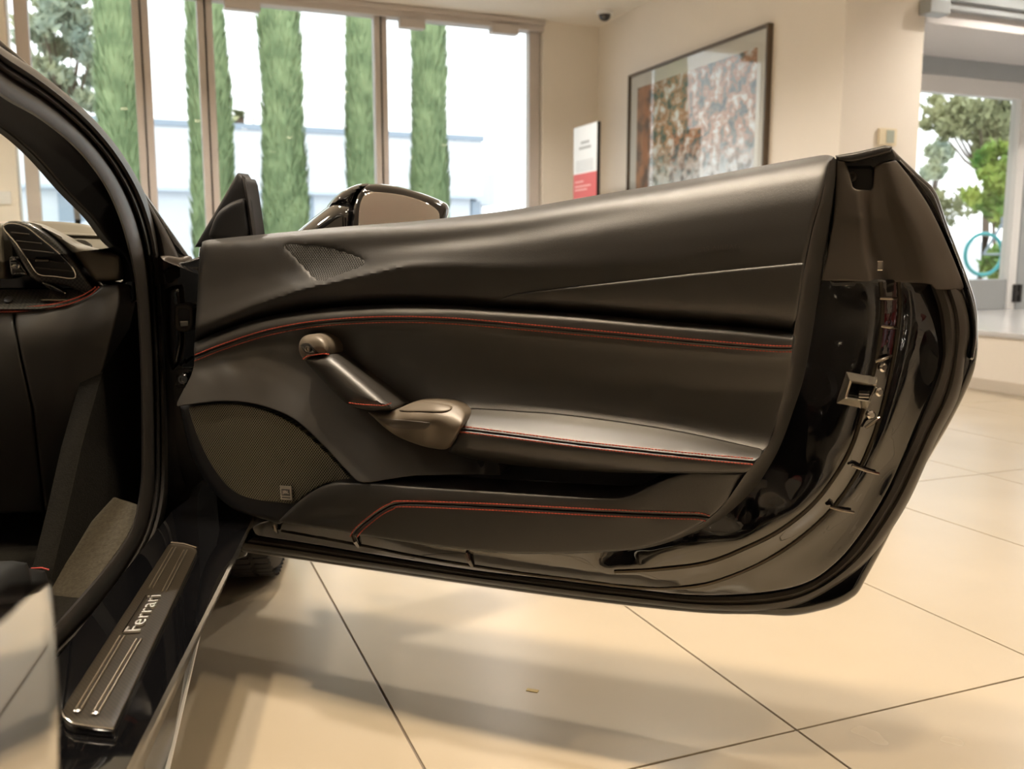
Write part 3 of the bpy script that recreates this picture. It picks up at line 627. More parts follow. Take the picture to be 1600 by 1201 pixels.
def tree(name, label, px, py_mid, dist_v, rpx, h, m, n=5000, leaf=.16, pl=None, spread=1.0, cluster=.42, ncl=30, low=.3, seed=1):
    g = np.random.default_rng(seed); pn = vplane(dist_v); mid = pn.at(px, py_mid); dst = np.linalg.norm(mid[:2]); rr = rpx / F * dst; base = np.array([mid[0], mid[1], GZ]); e = empty(name, base)
    cl = []; limbs = []
    for _ in range(ncl):
        d = g.normal(size=3); d /= np.linalg.norm(d); p = mid + d * rr * np.array([spread, .8, h]) * g.uniform(.4, 1); p[2] = max(p[2], GZ + low * mid[2]); cl.append((*p, rr * cluster * g.uniform(.6, 1.2))); limbs.append(p)
    leaf_cloud(cl, n, leaf).build('foliage', m, e, fix=False, smooth=False)
    t = MB(); fork = base + (mid - base) * .7; t.tube([base, base + (fork - base) * .5 + [.1, 0, 0], fork], [rr * .09, rr * .07, rr * .05], 8)
    for p in limbs[:12]: t.tube([fork, (fork + p) / 2 + [0, 0, -.1 * rr], p], [rr * .04, rr * .025, rr * .01], 5)
    t.build('trunk', M['bark'], e); tag(e, label, 'tree'); return e
tree('oak_tree', 'loose spreading tree outside the far left pane, left of the cypresses', 96, 80, 19, 62, 1.5, M['bluegreen'], n=3600, leaf=.17, ncl=46, cluster=.20, seed=4)
tree('broadleaf_tree', 'large olive-green spreading tree outside the right-hand window', 1546, 190, 16, 70, .55, M['oak'], n=5600, leaf=.14, spread=1.3, ncl=54, cluster=.22, seed=5)
tree('maple_tree', 'small bright yellow-green tree outside right window, below the olive one', 1556, 292, 13, 38, 1.5, M['shrub'], n=3200, leaf=.13, ncl=26, cluster=.35, seed=6, low=.05)
tree('young_tree', 'slim pale tree outside right window, beside the pier edge', 1462, 255, 22, 22, 1.5, M['bluegreen'], n=1300, leaf=.16, ncl=18, cluster=.4, seed=8)
def shrub(name, label, px, py, v, r, hz, m, n=1200, leaf=.1, seed=2):
    c = vplane(v).at(px, py); g = np.random.default_rng(seed); cl = [(c[0] + g.normal() * r * .4, c[1] + g.normal() * r * .3, c[2] + g.uniform(-.4, .4) * hz, r * .55) for _ in range(10)]
    e = empty(name, (c[0], c[1], GZ)); leaf_cloud(cl, n, leaf).build('foliage', m, e, fix=False, smooth=False); MB().tube([(c[0], c[1], GZ), (c[0], c[1], c[2])], [.06, .03], 6).build('stem', M['bark'], e); tag(e, label, 'shrub')
shrub('shrub', 'rounded green shrub beyond the right window, beside the white car', 1462, 325, 16, .55, .5, M['oak'], seed=3)
shrub('shrub', 'low yellow-green shrub beyond the right window, behind the turquoise bicycle', 1566, 414, 9.8, .3, .22, M['shrub'], n=900, seed=4)
c = bpn.at(373, 182); e = empty('palm_tree', (c[0], c[1], GZ + 0)); e.location = Vector((c[0] + EV[0] * 12, c[1] + EV[1] * 12, GZ)); ORG[e.name] = tuple(e.location)
c = vplane(VB + 12).at(374, 184); b0 = np.array([c[0], c[1], GZ]); e.location = Vector(b0); ORG[e.name] = tuple(b0); MB().tube([b0, c], [.25, .2], 8).build('trunk', M['bark'], e)
fr = MB()
for k in range(16):
    a = k * 2.4; el = RNG.uniform(-.1, 1.1); d = np.array([math.cos(a) * math.cos(el), math.sin(a) * math.cos(el), math.sin(el)]); s = np.cross(d, (0, 0, 1)); s /= np.linalg.norm(s); L = 1.0
    fr.grid([[c + d * L * f + np.array([0, 0, -.7 * f * f]) - s * w * .16 for w in (-1, 0, 1)] for f, in ((0,), (.35,), (.7,), (1.0,))] if False else [[c + d * L * f + np.array([0, 0, -.5 * f * f]) + s * w * .16 * (1 - abs(f - .5)) for w in (-1, 1)] for f in (0, .35, .7, 1.0)])
fr.build('fronds', M['oak'], e, fix=False); tag(e, 'small palm top showing above the warehouse roof by the cypress', 'tree')
# parked white car and turquoise wheel hoop outside the right window
c = vplane(18.5).at(1474, 316); cx = np.array([c[0], c[1], GZ]); e = empty('parked_car', cx)
def car_body(c, ax, ay, L, W, H, prof):
    rows = []
    for s in (-1, -.86, -.6, 0, .6, .86, 1):
        inset = 1 - .12 * abs(s) ** 4; zk = 1 - .10 * s * s
        rows.append([c + ax * x * L * inset + ay * s * W + EZ * (z * H * (zk if z > .45 else 1)) for x, z in prof])
    return MB().grid(rows, True)
PR = [(-.5, .18), (-.49, .45), (-.46, .58), (-.36, .64), (-.2, .98), (0, 1.03), (.16, .98), (.30, .68), (.46, .58), (.5, .42), (.49, .18)]
ob = car_body(cx, EU, EV, 4.4, .9, 1.45, PR); ob.F.append(tuple(range(len(PR)))); ob.F.append(tuple(range(6 * len(PR), 7 * len(PR))))
ob.build('body', M['car_white'], e, sharp=30)
for s in (-1, 1): MB().add([cx + EU * x * 4.4 + EV * s * .885 + EZ * z for x, z in ((-.30, .95), (-.19, 1.25), (.15, 1.25), (.26, .97))], [(0, 1, 2, 3)]).build('side_window', M['window_dark'], e, smooth=False)
for sx in (-1.35, 1.35):
    for sy in (-.8, .8): MB().lathe(cx + EU * sx + EV * sy + EZ * .33 - EV * .11, EV, [(0, .02), (.2, .0), (.33, .02), (.33, .2), (.2, .22), (0, .2)], 20).build('wheel', M['tyre'], e)
tag(e, 'white car parked outside the right-hand window, under the trees', 'car')
c = vplane(8.6).at(1537, 397); e = empty('bicycle', (c[0], c[1], GZ)); nv = EV * .9 + EU * .2; nv /= np.linalg.norm(nv); sv = np.cross(nv, EZ)
rw = 28 / F * np.linalg.norm(c[:2])
for k, off_ in enumerate((0.0, rw * 2.9)):
    cc = c + sv * off_; MB().tube([cc + rw * (math.cos(a) * sv + math.sin(a) * EZ) for a in np.linspace(0, 2 * math.pi, 40, endpoint=False)], rw * .09, 8, True, ref=tuple(nv)).build('wheel', M['teal'], e)
f_ = MB()
for a_, b_ in (((0, 0), (.9, 1.5)), ((.9, 1.5), (2.2, 1.5)), ((2.9, 0), (2.2, 1.5)), ((1.5, 0), (.9, 1.5)), ((1.5, 0), (2.2, 1.5)), ((1.5, 0), (0, 0)), ((2.2, 1.5), (2.1, 2.0)), ((.9, 1.5), (.85, 1.8))):
    f_.tube([c + sv * a_[0] * rw + EZ * a_[1] * rw, c + sv * b_[0] * rw + EZ * b_[1] * rw], rw * .06, 6)
f_.build('frame', M['cladding_dark'], e); tag(e, 'bicycle with turquoise wheels outside the right-hand window', 'bicycle')

# out of view: red hall car, and a dark one added for black reflections
def unseen_car(name, label, c, ang, paint):
    ax = np.array([math.cos(ang), math.sin(ang), 0]); ay = np.array([-ax[1], ax[0], 0]); e = empty(name, c)
    ob = car_body(c, ax, ay, 4.5, .95, 1.2, PR); ob.F.append(tuple(range(len(PR)))); ob.F.append(tuple(range(6 * len(PR), 7 * len(PR)))); ob.build('body', M[paint], e, sharp=30)
    for s in (-1, 1): MB().add([c + ax * x * 4.5 + ay * s * .935 + EZ * z for x, z in ((-.30, .80), (-.19, 1.05), (.13, 1.05), (.24, .82))], [(0, 1, 2, 3)]).build('side_window', M['window_dark'], e, smooth=False)
    for sx in (-1.35, 1.35):
        for sy in (-.83, .83): MB().lathe(c + ax * sx + ay * sy + EZ * .335 - ay * .11, ay, [(0, .02), (.2, .0), (.335, .02), (.335, .2), (.2, .22), (0, .2)], 24).build('wheel', M['tyre'], e)
    tag(e, label, 'car')
unseen_car('parked_car', 'dark car added behind the camera to blacken the paint, seen only in reflections', np.array([1.35, -2.75, 0]), rad(80), 'gloss_black')
unseen_car('parked_car', 'red car parked in the hall right of the camera, seen only in reflections', np.array([4.9, -1.25, 0]), rad(-40), 'car_red')

# ------------------------------------------------------------------ the car
EF = np.array([-0.1374, 0.9905, 0]); ER = np.array([0.9905, 0.1374, 0])      # car axes: forward, right
HP = np.array([0, 0, CAMH]) + rays(290, 403) / rays(290, 403)[1] * 1.75; HP[2] = 0      # hinge, on the floor
DS = np.array([0.9285, -0.3714, 0]); DN = np.array([-0.3714, -0.9285, 0])   # door axes: towards its rear edge, out of its inner face
car = empty('sports_car', HP - ER * .8); tag(car, 'black sports car with its passenger door open, black leather and red stitching', 'car')
door = empty('door', HP, car); DP = Plane(HP, DN)
def dfield(name, outline, off, mat_, **k): return field(name, outline, off, DP, M[mat_], door, **k)

# guide curves in the photograph
S = [(316, 378), (330, 374), (400, 367), (480, 359), (560, 352), (640, 346), (720, 338), (800, 328), (880, 314), (960, 300), (1040, 287), (1120, 272), (1200, 257), (1262, 246), (1290, 242), (1304, 245)]
Bm = [(304, 535), (340, 519), (400, 499), (470, 486), (560, 478), (660, 476), (760, 481), (900, 490), (1050, 503), (1150, 511), (1239, 520)]
SEAM1 = [(304, 559), (350, 541), (420, 519), (500, 505), (600, 499), (700, 501), (800, 509), (900, 518), (1000, 527), (1100, 536), (1200, 544), (1238, 545)]
REAR_IN = [(1296, 252), (1286, 300), (1272, 350), (1259, 410), (1248, 470), (1240, 521), (1232, 570), (1218, 640), (1203, 690), (1180, 722), (1166, 739), (1135, 783), (1110, 808), (1085, 823), (1055, 838), (1020, 851), (985, 859)]
REAR_OUT = [(1309, 247), (1306, 290), (1298, 350), (1288, 410), (1278, 470), (1268, 530), (1256, 590), (1240, 640), (1222, 690), (1203, 728), (1180, 762), (1152, 790), (1122, 814), (1090, 830), (1055, 844), (1020, 854), (980, 861)]
FOLD = [(318, 508), (360, 492), (400, 476), (440, 462), (480, 450), (530, 439), (580, 428), (640, 416)]

# -- upper leather panel
ROWM = FOLD + [(720, 414), (800, 416), (900, 412), (1000, 404), (1100, 394), (1200, 384), (1304, 376)]
def mixrow(A, B, f, n=40):
    a = cr(A, 8); b = cr(B, 8); xs = np.linspace(304, 1304, n); return [(x, np.interp(x, a[:, 0], a[:, 1]) * (1 - f) + np.interp(x, b[:, 0], b[:, 1]) * f) for x in xs]
S34 = [(x, y + 36) for x, y in S]
UP_ = rows_fn([(S, 30, 0), (S, [56, 58, 58, 60], 8), (S, [62, 66, 72, 74, 75], 20), (S34, [64, 68, 78, 84, 86], 0), (mixrow(S34, ROWM, .38), [64, 70, 86, 93, 95, 96], 0), (mixrow(S34, ROWM, .75), [72, 80, 92, 96, 97, 97], 0),
               (ROWM, [82, 93, 95, 96, 97, 97, 97, 97], 0), (mixrow(ROWM, Bm, .35), [78, 86, 88, 92, 93, 93, 93], 0), (mixrow(ROWM, Bm, .75), [66, 72, 78, 82, 84, 84, 84], 0), (Bm, [52, 58, 62, 62], -3)])
tw = cr([(441, 381), (462, 380), (484, 382), (510, 385), (540, 393), (565, 403), (571, 409), (567, 416), (545, 425), (520, 434), (503, 440), (492, 437), (475, 420), (455, 398), (443, 386)], 4, True)
def dent_tw(x, y):
    Q = np.stack([x, y], -1); i = inside(Q, tw); d = seg_dist(Q, tw); return np.where(i, -0.005 * np.clip(d / 3, 0, 1), -0.0015 * np.exp(-(d / 4) ** 2))
uo = np.vstack([cr(S, 6), cr(REAR_IN[:6], 6)[1:], cr(Bm, 6)[::-1][1:], cr([(304, 535), (306, 500), (309, 450), (311, 410), (316, 378)], 6)[1:-1]])
dfield('upper_trim', uo, UP_, 'leather', step=4.5, r=9, d=.010, back=.0, extra=dent_tw)
dfield('tweeter_grille', tw, lambda x, y: UP_(x, y) - .0025, 'tweeter_mesh', r=3, d=.002, back=.03)
AB = np.vstack([cr([(767, 478), (780, 468), (800, 460), (830, 455), (900, 447), (1000, 436), (1100, 425), (1200, 415), (1252, 410), (1257, 412)], 6), cr([(1256, 425), (1250, 465), (1243, 506), (1239, 515)], 6), cr(Bm[6:], 6)[::-1] - [0, 3.5]])
dfield('airbag_cover', AB, lambda x, y: UP_(x, y) + .0035, 'leather', r=5, d=.005, back=.02)
# -- middle panel, belt roll and armrest from one relief
Hh = [(560, 640), (640, 619), (750, 613), (900, 627), (1050, 649), (1190, 676)]
Vl = [(735, 638), (800, 642), (900, 650), (1050, 672), (1190, 702)]
A1 = [(719, 670), (800, 680), (900, 693), (1000, 704), (1100, 714), (1178, 721)]
TOPR = [(Bm, [52, 58, 60, 58], -3), (Bm, [74, 84, 84, 80], 4), (Bm, [80, 91, 92, 87], 11), (SEAM1, [80, 93, 93, 88], 0), (SEAM1, [78, 80, 78, 76], 15)]
MDR = rows_fn(TOPR + [(SEAM1, 68, 48), ([(560, 590), (650, 583), (800, 592), (950, 602), (1100, 612), (1240, 618)], 62, 0), (Hh, 66, 0), (mixrow(Hh, [(560, 648)] + Vl, .55), 72, 0), (Vl, 80, 0), (mixrow(Vl, A1, .36), [97, 98, 97, 94], 0), (mixrow(Vl, A1, .72), [114, 116, 115, 108], 0), (A1, [125, 127, 126, 116], 0), (A1, [127, 129, 127, 116], 9), (A1, [120, 122, 120, 110], 26), (A1, [92, 96, 96, 90], 44)])
ml = sum([guide([p for p in r_ if p[0] < 860], o, d, 16) for r_, o, d in TOPR], [])
ml += [(310, 585, 86), (300, 605, 93), (285, 632, 101), (350, 580, 90), (350, 610, 99), (345, 630, 104), (400, 560, 86), (400, 600, 97), (405, 634, 107), (450, 550, 80), (450, 600, 93), (455, 656, 112),
       (500, 560, 70), (500, 625, 91), (500, 695, 116), (540, 600, 68), (540, 665, 94), (545, 738, 122), (580, 650, 72), (590, 705, 98), (575, 752, 122), (620, 640, 58), (630, 695, 74), (640, 746, 100), (680, 700, 56), (670, 742, 84), (570, 550, 69), (600, 590, 62), (650, 570, 62), (720, 580, 62), (680, 620, 60), (740, 640, 64)]
ML = tps(ml + [(720, 690, 44), (720, 736, 56), (765, 690, 26), (770, 742, 30)], 6e-5)
MD = blend(ML, MDR, 640, 735)
def MDM(x, y):
    w = np.clip((np.asarray(y, float) - 642) / 24, 0, 1) * np.clip((790 - np.asarray(x, float)) / 40, 0, 1); w = w * w * (3 - 2 * w); return MD(x, y) * (1 - w) + ML(x, y) * w
bo = np.vstack([cr(Bm, 6), cr([(1241, 522), (1240, 535), (1238, 545)], 4)[1:], cr(SEAM1, 6)[::-1][1:], [(303, 548)]])
dfield('belt_trim', bo, MD, 'leather', step=3.2, r=4, d=.004, back=.02)
mo = np.vstack([cr(SEAM1, 6), cr([(1238, 550), (1231, 590), (1218, 640), (1203, 690), (1192, 704)], 6), cr(Vl, 6)[::-1], [(745, 652), (775, 700), (782, 742)], cr([(700, 742), (650, 743), (612, 748), (576, 753), (560, 752), (552, 746)], 4), cr([(540, 733), (500, 690), (460, 655), (420, 637), (380, 628), (340, 627), (305, 631), (276, 635)], 5)[1:], cr([(277, 628), (286, 610), (297, 590), (303, 572)], 4)])
dfield('middle_panel', mo, MDM, 'leather_lit', step=5, r=1.8, d=.0014, back=.0)
at_ = np.vstack([cr(Vl, 6), cr([(1190, 705), (1187, 714), (1178, 721)], 3), cr(A1, 6)[::-1][1:], cr([(719, 668), (724, 652), (735, 638)], 4)[1:-1]])
dfield('armrest_top', at_, MD, 'leather_lit', step=5, r=1.8, d=.0014, back=.03)
as_ = np.vstack([cr(A1, 6), cr([(1179, 723), (1174, 733), (1164, 738)], 4), cr([(1150, 739), (1000, 739), (900, 735), (800, 726), (740, 717), (700, 706)], 6), cr([(704, 700), (712, 685), (719, 671)], 3)])
dfield('armrest_side', as_, MD, 'leather', step=5, r=5, d=.006, back=.03)
# -- map pocket
dfield('pocket_liner', [(540, 738), (640, 735), (720, 690), (900, 700), (1170, 715), (1150, 775), (1000, 800), (800, 800), (600, 790), (540, 770)], .035, 'plastic_dark', step=14, r=3, back=.01)
PK = [(436, 813), (455, 794), (480, 773), (505, 759), (525, 754), (560, 753), (600, 755), (640, 759), (720, 764), (800, 769), (900, 775), (950, 777), (975, 776), (993, 770), (1015, 759), (1045, 746), (1072, 738), (1090, 736), (1130, 737), (1166, 739)]
SEAM2 = [(551, 836), (560, 826), (590, 802), (612, 790), (630, 787), (660, 787), (750, 791), (850, 796), (950, 801), (1050, 805), (1090, 806), (1110, 809)]
LB = [(985, 859), (930, 863), (880, 865), (800, 865), (740, 860), (650, 849), (555, 834), (480, 822), (436, 815)]
def pkrow(f): 
    a = cr(PK, 8); b = cr(LB[::-1] + [(1060, 834), (1110, 806), (1166, 741)], 8); xs = np.linspace(436, 1166, 60); return [(x, np.interp(x, a[:, 0], a[:, 1]) * (1 - f) + np.interp(x, b[:, 0], b[:, 1]) * f) for x in xs]
PK_ = rows_fn([(PK, [98, 116, 120, 121, 122, 121, 118, 108, 92], 0), (pkrow(.25), [98, 117, 123, 124, 125, 123, 118, 106, 90], 0), (pkrow(.6), [98, 113, 120, 122, 123, 121, 114, 102, 86], 0), (pkrow(1), [96, 106, 114, 118, 119, 117, 108, 96, 80], 0)])
po = np.vstack([cr(PK, 6), cr(REAR_IN[10:13], 6)[1:], cr(SEAM2, 6)[::-1][1:], cr(LB[6:], 4)])
dent = lambda x, y: -0.006 * np.exp(-((x - 520 + (y - 800) * .5) / 30) ** 2 - ((y - 808) / 9) ** 2)
dfield('map_pocket', po, PK_, 'leather', step=6, r=5, d=.006, back=.03, extra=dent)
lo_ = np.vstack([cr(SEAM2, 6), cr(REAR_IN[12:], 6)[1:], cr(LB[:7], 6)[1:-1]])
dfield('lower_insert', lo_, PK_, 'leather', step=6, r=4, d=.004, back=.03)
LEANF = lambda y: 10 * np.clip((y - 480) / 250, 0, 1) + 0.165 * np.clip(y - 730, 0, 170)
# -- return of the trim along its rear edge
ri = resample(cr(REAR_IN, 6), n=140); ro = resample(cr(REAR_OUT, 6), n=140); rows = []
fin = lambda q: np.where(q[:, 1] < 518, UP_(q[:, 0], q[:, 1]), np.where(q[:, 1] < 742, np.maximum(MD(q[:, 0], q[:, 1]), .058), PK_(q[:, 0], q[:, 1])))
o_in = np.convolve(np.pad(fin(ri), 8, mode='edge'), np.ones(17) / 17, 'valid') - .004
for f, g in ((-.12, -.35), (0, 0.0), (.15, .06), (.35, .2), (.6, .46), (.8, .72), (.93, .92), (1, 1.05), (.97, 1.3)):
    q = ri + (ro - ri) * f; en_ = .006 + np.where(q[:, 1] > 480, .001 * LEANF(q[:, 1]), 0); o = o_in + (en_ - o_in) * g if g >= 0 else o_in - .012
    rows.append(DP.at(q[:, 0], q[:, 1], o))
MB().grid(rows).build('trim_return', M['leather_lit'], door)
# -- stitching
def para(c, d): return [(x, y + d) for x, y in c]
for cv, f in ((SEAM1, MD), (A1, MD)):
    stitches(para(cv, -4.6), f, DP, door); stitches(para(cv, 4.6), f, DP, door)
s2a = [(547, 838), (556, 824), (588, 798), (610, 786), (630, 782.5), (750, 786), (850, 791), (950, 796), (1050, 800), (1092, 801), (1110, 806)]
s2b = [(558, 839), (566, 829), (594, 806), (615, 795), (632, 791.5), (750, 796), (850, 801), (950, 806), (1050, 810), (1088, 811), (1104, 814)]
stitches(s2a, PK_, DP, door); stitches(s2b, PK_, DP, door)
# -- embossed lettering
def on_door(px, py, off): return DP.at(px, py, off)
a, b = on_door(1090, 393, .0955), on_door(1155, 387, .0955); ex = (b - a) / np.linalg.norm(b - a); ey = np.cross(DN, ex)
o_ = float(UP_(np.array([1120.]), np.array([389.]))[0]); a, b = on_door(1090, 394, o_ + .0001), on_door(1155, 387, o_ + .0001)
lettering('embossed_lettering', 'SRS AIRBAG', a, ex, ey, np.linalg.norm(b - a), .0068, .0007, mat('emboss', (.05, .045, .04), .6), door, 1.1, en=DN)
# -- woofer
go = np.vstack([cr([(294, 637), (320, 632), (345, 630), (380, 632), (410, 639), (440, 651), (470, 670), (500, 697), (530, 727), (551, 750)], 5), cr([(530, 751), (512, 754), (495, 762), (475, 775), (458, 787)], 4), cr([(440, 785), (405, 781), (378, 774), (360, 763), (345, 747), (328, 722), (312, 690), (301, 660)], 5)])
dfield('speaker_surround', np.vstack([cr([(281, 634), (300, 628), (340, 622), (380, 622), (450, 645), (500, 682), (560, 742)], 4), cr([(540, 760), (480, 790), (445, 812), (436, 819)], 4), cr([(420, 813), (396, 806), (365, 795), (340, 775), (318, 747), (300, 712), (289, 675)], 5)]), .072, 'plastic_dark', step=9, r=9, d=.014, back=.0)
GR = tps([(294, 637, 74), (400, 700, 82), (345, 745, 77), (458, 787, 78), (551, 750, 82), (380, 630, 80), (470, 670, 84), (320, 680, 77)])
dfield('speaker_grille', go, GR, 'grille_mesh', step=9, r=3, d=.003, back=.06)
c = [on_door(*p, .0835) for p in ((437, 758), (455.5, 759.5), (457.5, 781), (440, 780))]; ctr = sum(c) / 4; ex = (c[1] - c[0] + c[2] - c[3]); wx = np.linalg.norm(ex) / 2; ex /= np.linalg.norm(ex); ey = np.cross(DN, ex); hy = (np.linalg.norm(c[0] - c[3]) + np.linalg.norm(c[1] - c[2])) / 2
MB().box(ctr, (ex, ey, DN), (wx / 2, hy / 2, .0015)).build('speaker_badge', mat('badge_silver', (.62, .58, .50), .3, metal=.7), door, smooth=False, bevel=.0008)
MB().box(ctr + DN * .0016 + ey * .001, (ex, ey, DN), (wx * .36, hy * .24, .0004)).build('badge_field', mat('badge_grey', (.12, .11, .10), .4), door, smooth=False)
MB().box(ctr + DN * .0016 - ey * hy * .33, (ex, ey, DN), (wx * .36, hy * .05, .0004)).build('badge_line', M['badge_grey'], door, smooth=False)
lettering('badge_lettering', 'JBL', ctr + DN * .002 - ex * wx * .29 - ey * (hy * .14 - .001), ex, ey, wx * .58, hy * .28, .0004, mat('badge_ink', (.75, .68, .58), .4), door, en=DN)
# -- pull handle
HB = lambda x, y: .093 + .00012 * (y - 520)
ho = cr([(477, 563), (487, 556), (503, 552), (518, 553), (532, 562), (556, 582), (584, 606), (608, 627), (616, 634), (613, 640), (600, 641), (572, 640), (550, 634), (536, 626), (518, 608), (498, 586)], 5, True)
dfield('pull_handle', ho, lambda x, y: HB(x, y) + .034, 'leather_lit', step=5, r=21, d=.030, back=.06, bstep=3)
co = cr([(467, 547), (468, 535), (474, 526), (485, 522), (498, 522), (509, 528), (515, 539), (515, 550), (512, 554), (498, 553), (484, 559), (477, 563), (471, 557)], 5, True)
dfield('handle_cap', co, lambda x, y: HB(x, y) + .033, 'plastic_satin', step=4, r=13, d=.022, back=.06, bstep=3)
dfield('screw_recess', cr([(470, 538), (481, 536), (487, 541), (493, 550), (488, 553), (480, 552), (473, 546)], 4, True), .131, 'gloss_black', step=3, r=2, d=.001, back=.11, bstep=2)
P = on_door(481.5, 545, .132); MB().lathe(P, DN, [(.0055, 0), (.0055, .002), (.003, .0022), (.003, .0008), (0, .0008)], 16).build('screw', M['chrome_dark'], door)
hf = lambda x, y: HB(x, y) + .034
stitches([(473, 561), (480, 556), (490, 554.5), (505, 552.5), (516, 553.5)], lambda x, y: HB(x, y) + .030, DP, door, pitch=4.2, ln=3.2, w=.0007, lift=.0035)
stitches([(545, 629), (560, 631), (580, 632.5), (600, 633), (612, 629)], lambda x, y: HB(x, y) + .027, DP, door, pitch=4.2, ln=3.2, w=.0007, lift=.006)
# -- release lever unit
rl = tps([(578, 643, 92), (600, 640, 98), (650, 628, 98), (705, 628, 100), (727, 645, 112), (600, 650, 122), (640, 652, 128), (680, 654, 132), (722, 662, 132), (620, 671, 116), (665, 690, 112), (700, 690, 116), (650, 640, 118), (690, 642, 122), (640, 672, 118), (680, 672, 124), (695, 702, 96), (630, 685, 98)], 1e-5)
ro_ = np.vstack([cr([(575, 644), (590, 641), (610, 640), (622, 638), (640, 630), (652, 626), (670, 625), (690, 626), (708, 629), (720, 635), (727, 644), (726, 655), (720, 668), (712, 684), (704, 696), (696, 702)], 4), cr([(688, 702), (665, 698), (640, 690), (618, 680), (600, 667), (586, 654)], 4)])
dfield('release_bezel', ro_, rl, 'plastic_satin', step=4, r=4, d=.006, back=.04, bstep=3)
dfield('release_lever', cr([(622, 641), (634, 634), (652, 628), (675, 628), (700, 632), (708, 637), (698, 643), (680, 644), (655, 643), (635, 643)], 4, True), lambda x, y: rl(x, y) + .004, 'plastic_satin', step=4, r=4, d=.005, back=.09, bstep=3)
dfield('lever_facet', [(588, 653), (615, 654), (650, 657), (676, 660), (670, 667), (664, 671), (640, 671), (618, 670), (604, 664)], lambda x, y: rl(x, y) + .001, 'plastic_matte', step=4, r=2, d=.0025, back=.08, bstep=3)
# -- painted inner shell with its sealing steps
R1 = [(1376, 440), (1379, 480), (1376, 520), (1370, 558), (1360, 600), (1347, 646), (1333, 692), (1310, 736), (1272, 786), (1220, 828), (1165, 856), (1105, 879), (1030, 889), (960, 893), (900, 895), (820, 888), (740, 877), (650, 862), (555, 843), (470, 828)]
R2 = [(1404, 440), (1406, 480), (1402, 520), (1396, 560), (1386, 610), (1374, 655), (1356, 705), (1330, 755), (1290, 806), (1235, 852), (1180, 884), (1120, 908), (1075, 917), (1020, 919), (960, 914), (900, 906), (820, 896), (740, 884), (650, 869), (555, 850), (440, 829)]
R3 = [(1434, 446), (1442, 490), (1438, 530), (1426, 580), (1410, 635), (1390, 690), (1362, 742), (1322, 798), (1270, 846), (1215, 882), (1160, 908), (1110, 923), (1060, 930), (1000, 926)]
SI = [(1452, 440), (1466, 480), (1472, 520), (1473, 558), (1463, 597), (1444, 643), (1414, 711), (1379, 780), (1333, 849), (1295, 888), (1257, 911), (1200, 924), (1127, 929), (1070, 928), (1010, 922), (940, 914), (860, 904), (740, 890), (600, 868), (480, 848), (400, 836)]
SO = [(1500, 445), (1512, 480), (1517, 520), (1510, 558), (1498, 620), (1463, 688), (1425, 773), (1394, 826), (1360, 872), (1325, 903), (1276, 934), (1237, 949), (1180, 956), (1100, 954), (1030, 947), (900, 932), (740, 910), (600, 890), (480, 872), (400, 860), (372, 856)]
LEAN = lambda y: 10 * np.clip((y - 480) / 250, 0, 1) + 0.165 * np.clip(y - 730, 0, 170)                        # the lower half of the shell leans out
def gl_(pts, off, step, dx=0, dy=0): return [(x, y, o + LEAN(y)) for x, y, o in guide(pts, off, dy, step, dx)]
R1s = R1[:14]
sh = gl_(R1s, 3, 14, -14) + gl_(R1s, 0, 11) + gl_(R2[:14], -24, 11) + gl_(R3[:13], [-30, -30, -28], 16) + [(x, y, 4 + LEAN(y)) for x, y in ((1300, 450), (1280, 600), (1240, 740), (1150, 815), (330, 400), (800, 400), (800, 600), (500, 600), (1100, 500), (1230, 780), (1330, 560), (1330, 480), (1000, 780), (700, 780), (450, 760))]
sh += [((a[0] + b[0]) / 2, (a[1] + b[1]) / 2, -21 + LEAN((a[1] + b[1]) / 2)) for a, b in zip(resample(cr(R2[:13], 6), n=44), resample(cr(R3[:12], 6), n=44))] + gl_(SI[:13], [-44, -44, -42], 16) + guide(SI[13:], -12, 6, 18)
sh += [(x, np.interp(x, [400, 555, 740, 900, 1010], [815, 840, 864, 880, 880]), float(LEAN(np.interp(x, [400, 555, 740, 900, 1010], [815, 840, 864, 880, 880]))) + 2) for x in range(400, 1020, 24)] + guide(R2[14:], [10, 10, 8], 0, 16)
SH = tps(sh, 2e-4)
io = np.vstack([[(318, 400), (700, 360), (1000, 320), (1290, 262)], cr([(1300, 440), (1375, 436), (1452, 440)], 4), cr(SI, 6)[1:], [(392, 820), (340, 770), (300, 650), (305, 560)]])
dfield('inner_shell', io, SH, 'gloss_paint', step=6, r=2, d=.002, back=-.065, sharp=50)
mat('moulding', (.10, .085, .065), .22, metal=.8)
# moulding strips that follow the steps
def dtube(name, curve, off, r, m, n=6, step=12, sx=1.0):
    P = resample(cr(curve, 8), step=step); W = DP.at(P[:, 0], P[:, 1], (off(P[:, 0], P[:, 1]) if callable(off) else np.full(len(P), off)))
    return MB().tube(W, r, n, ref=tuple(DN), sx=sx).build(name, M[m], door)
dtube('edge_moulding', R1s, lambda x, y: SH(x, y) + .001, .0030, 'moulding')
dtube('edge_moulding', R2, lambda x, y: SH(x, y) + .0005, .0028, 'moulding')
for (x0, y0), (x1, y1) in (((1374, 466), (1402, 466)), ((1376, 509), (1401, 512)), ((1367, 565), (1393, 556)), ((1352, 668), (1374, 652)), ((1331, 727), (1373, 740)), ((1297, 792), (1334, 800))):
    a, b = on_door(x0, y0, float(SH(np.array([x0 * 1.]), np.array([y0 * 1.]))[0]) + .006), on_door(x1, y1, float(SH(np.array([x1 * 1.]), np.array([y1 * 1.]))[0]) + .006)
    MB().tube([a, (a + b) / 2 + DN * .004, b], [.0022, .0028, .0022], 8, ref=tuple(DN)).build('seal_clip', M['chrome_dark'], door)
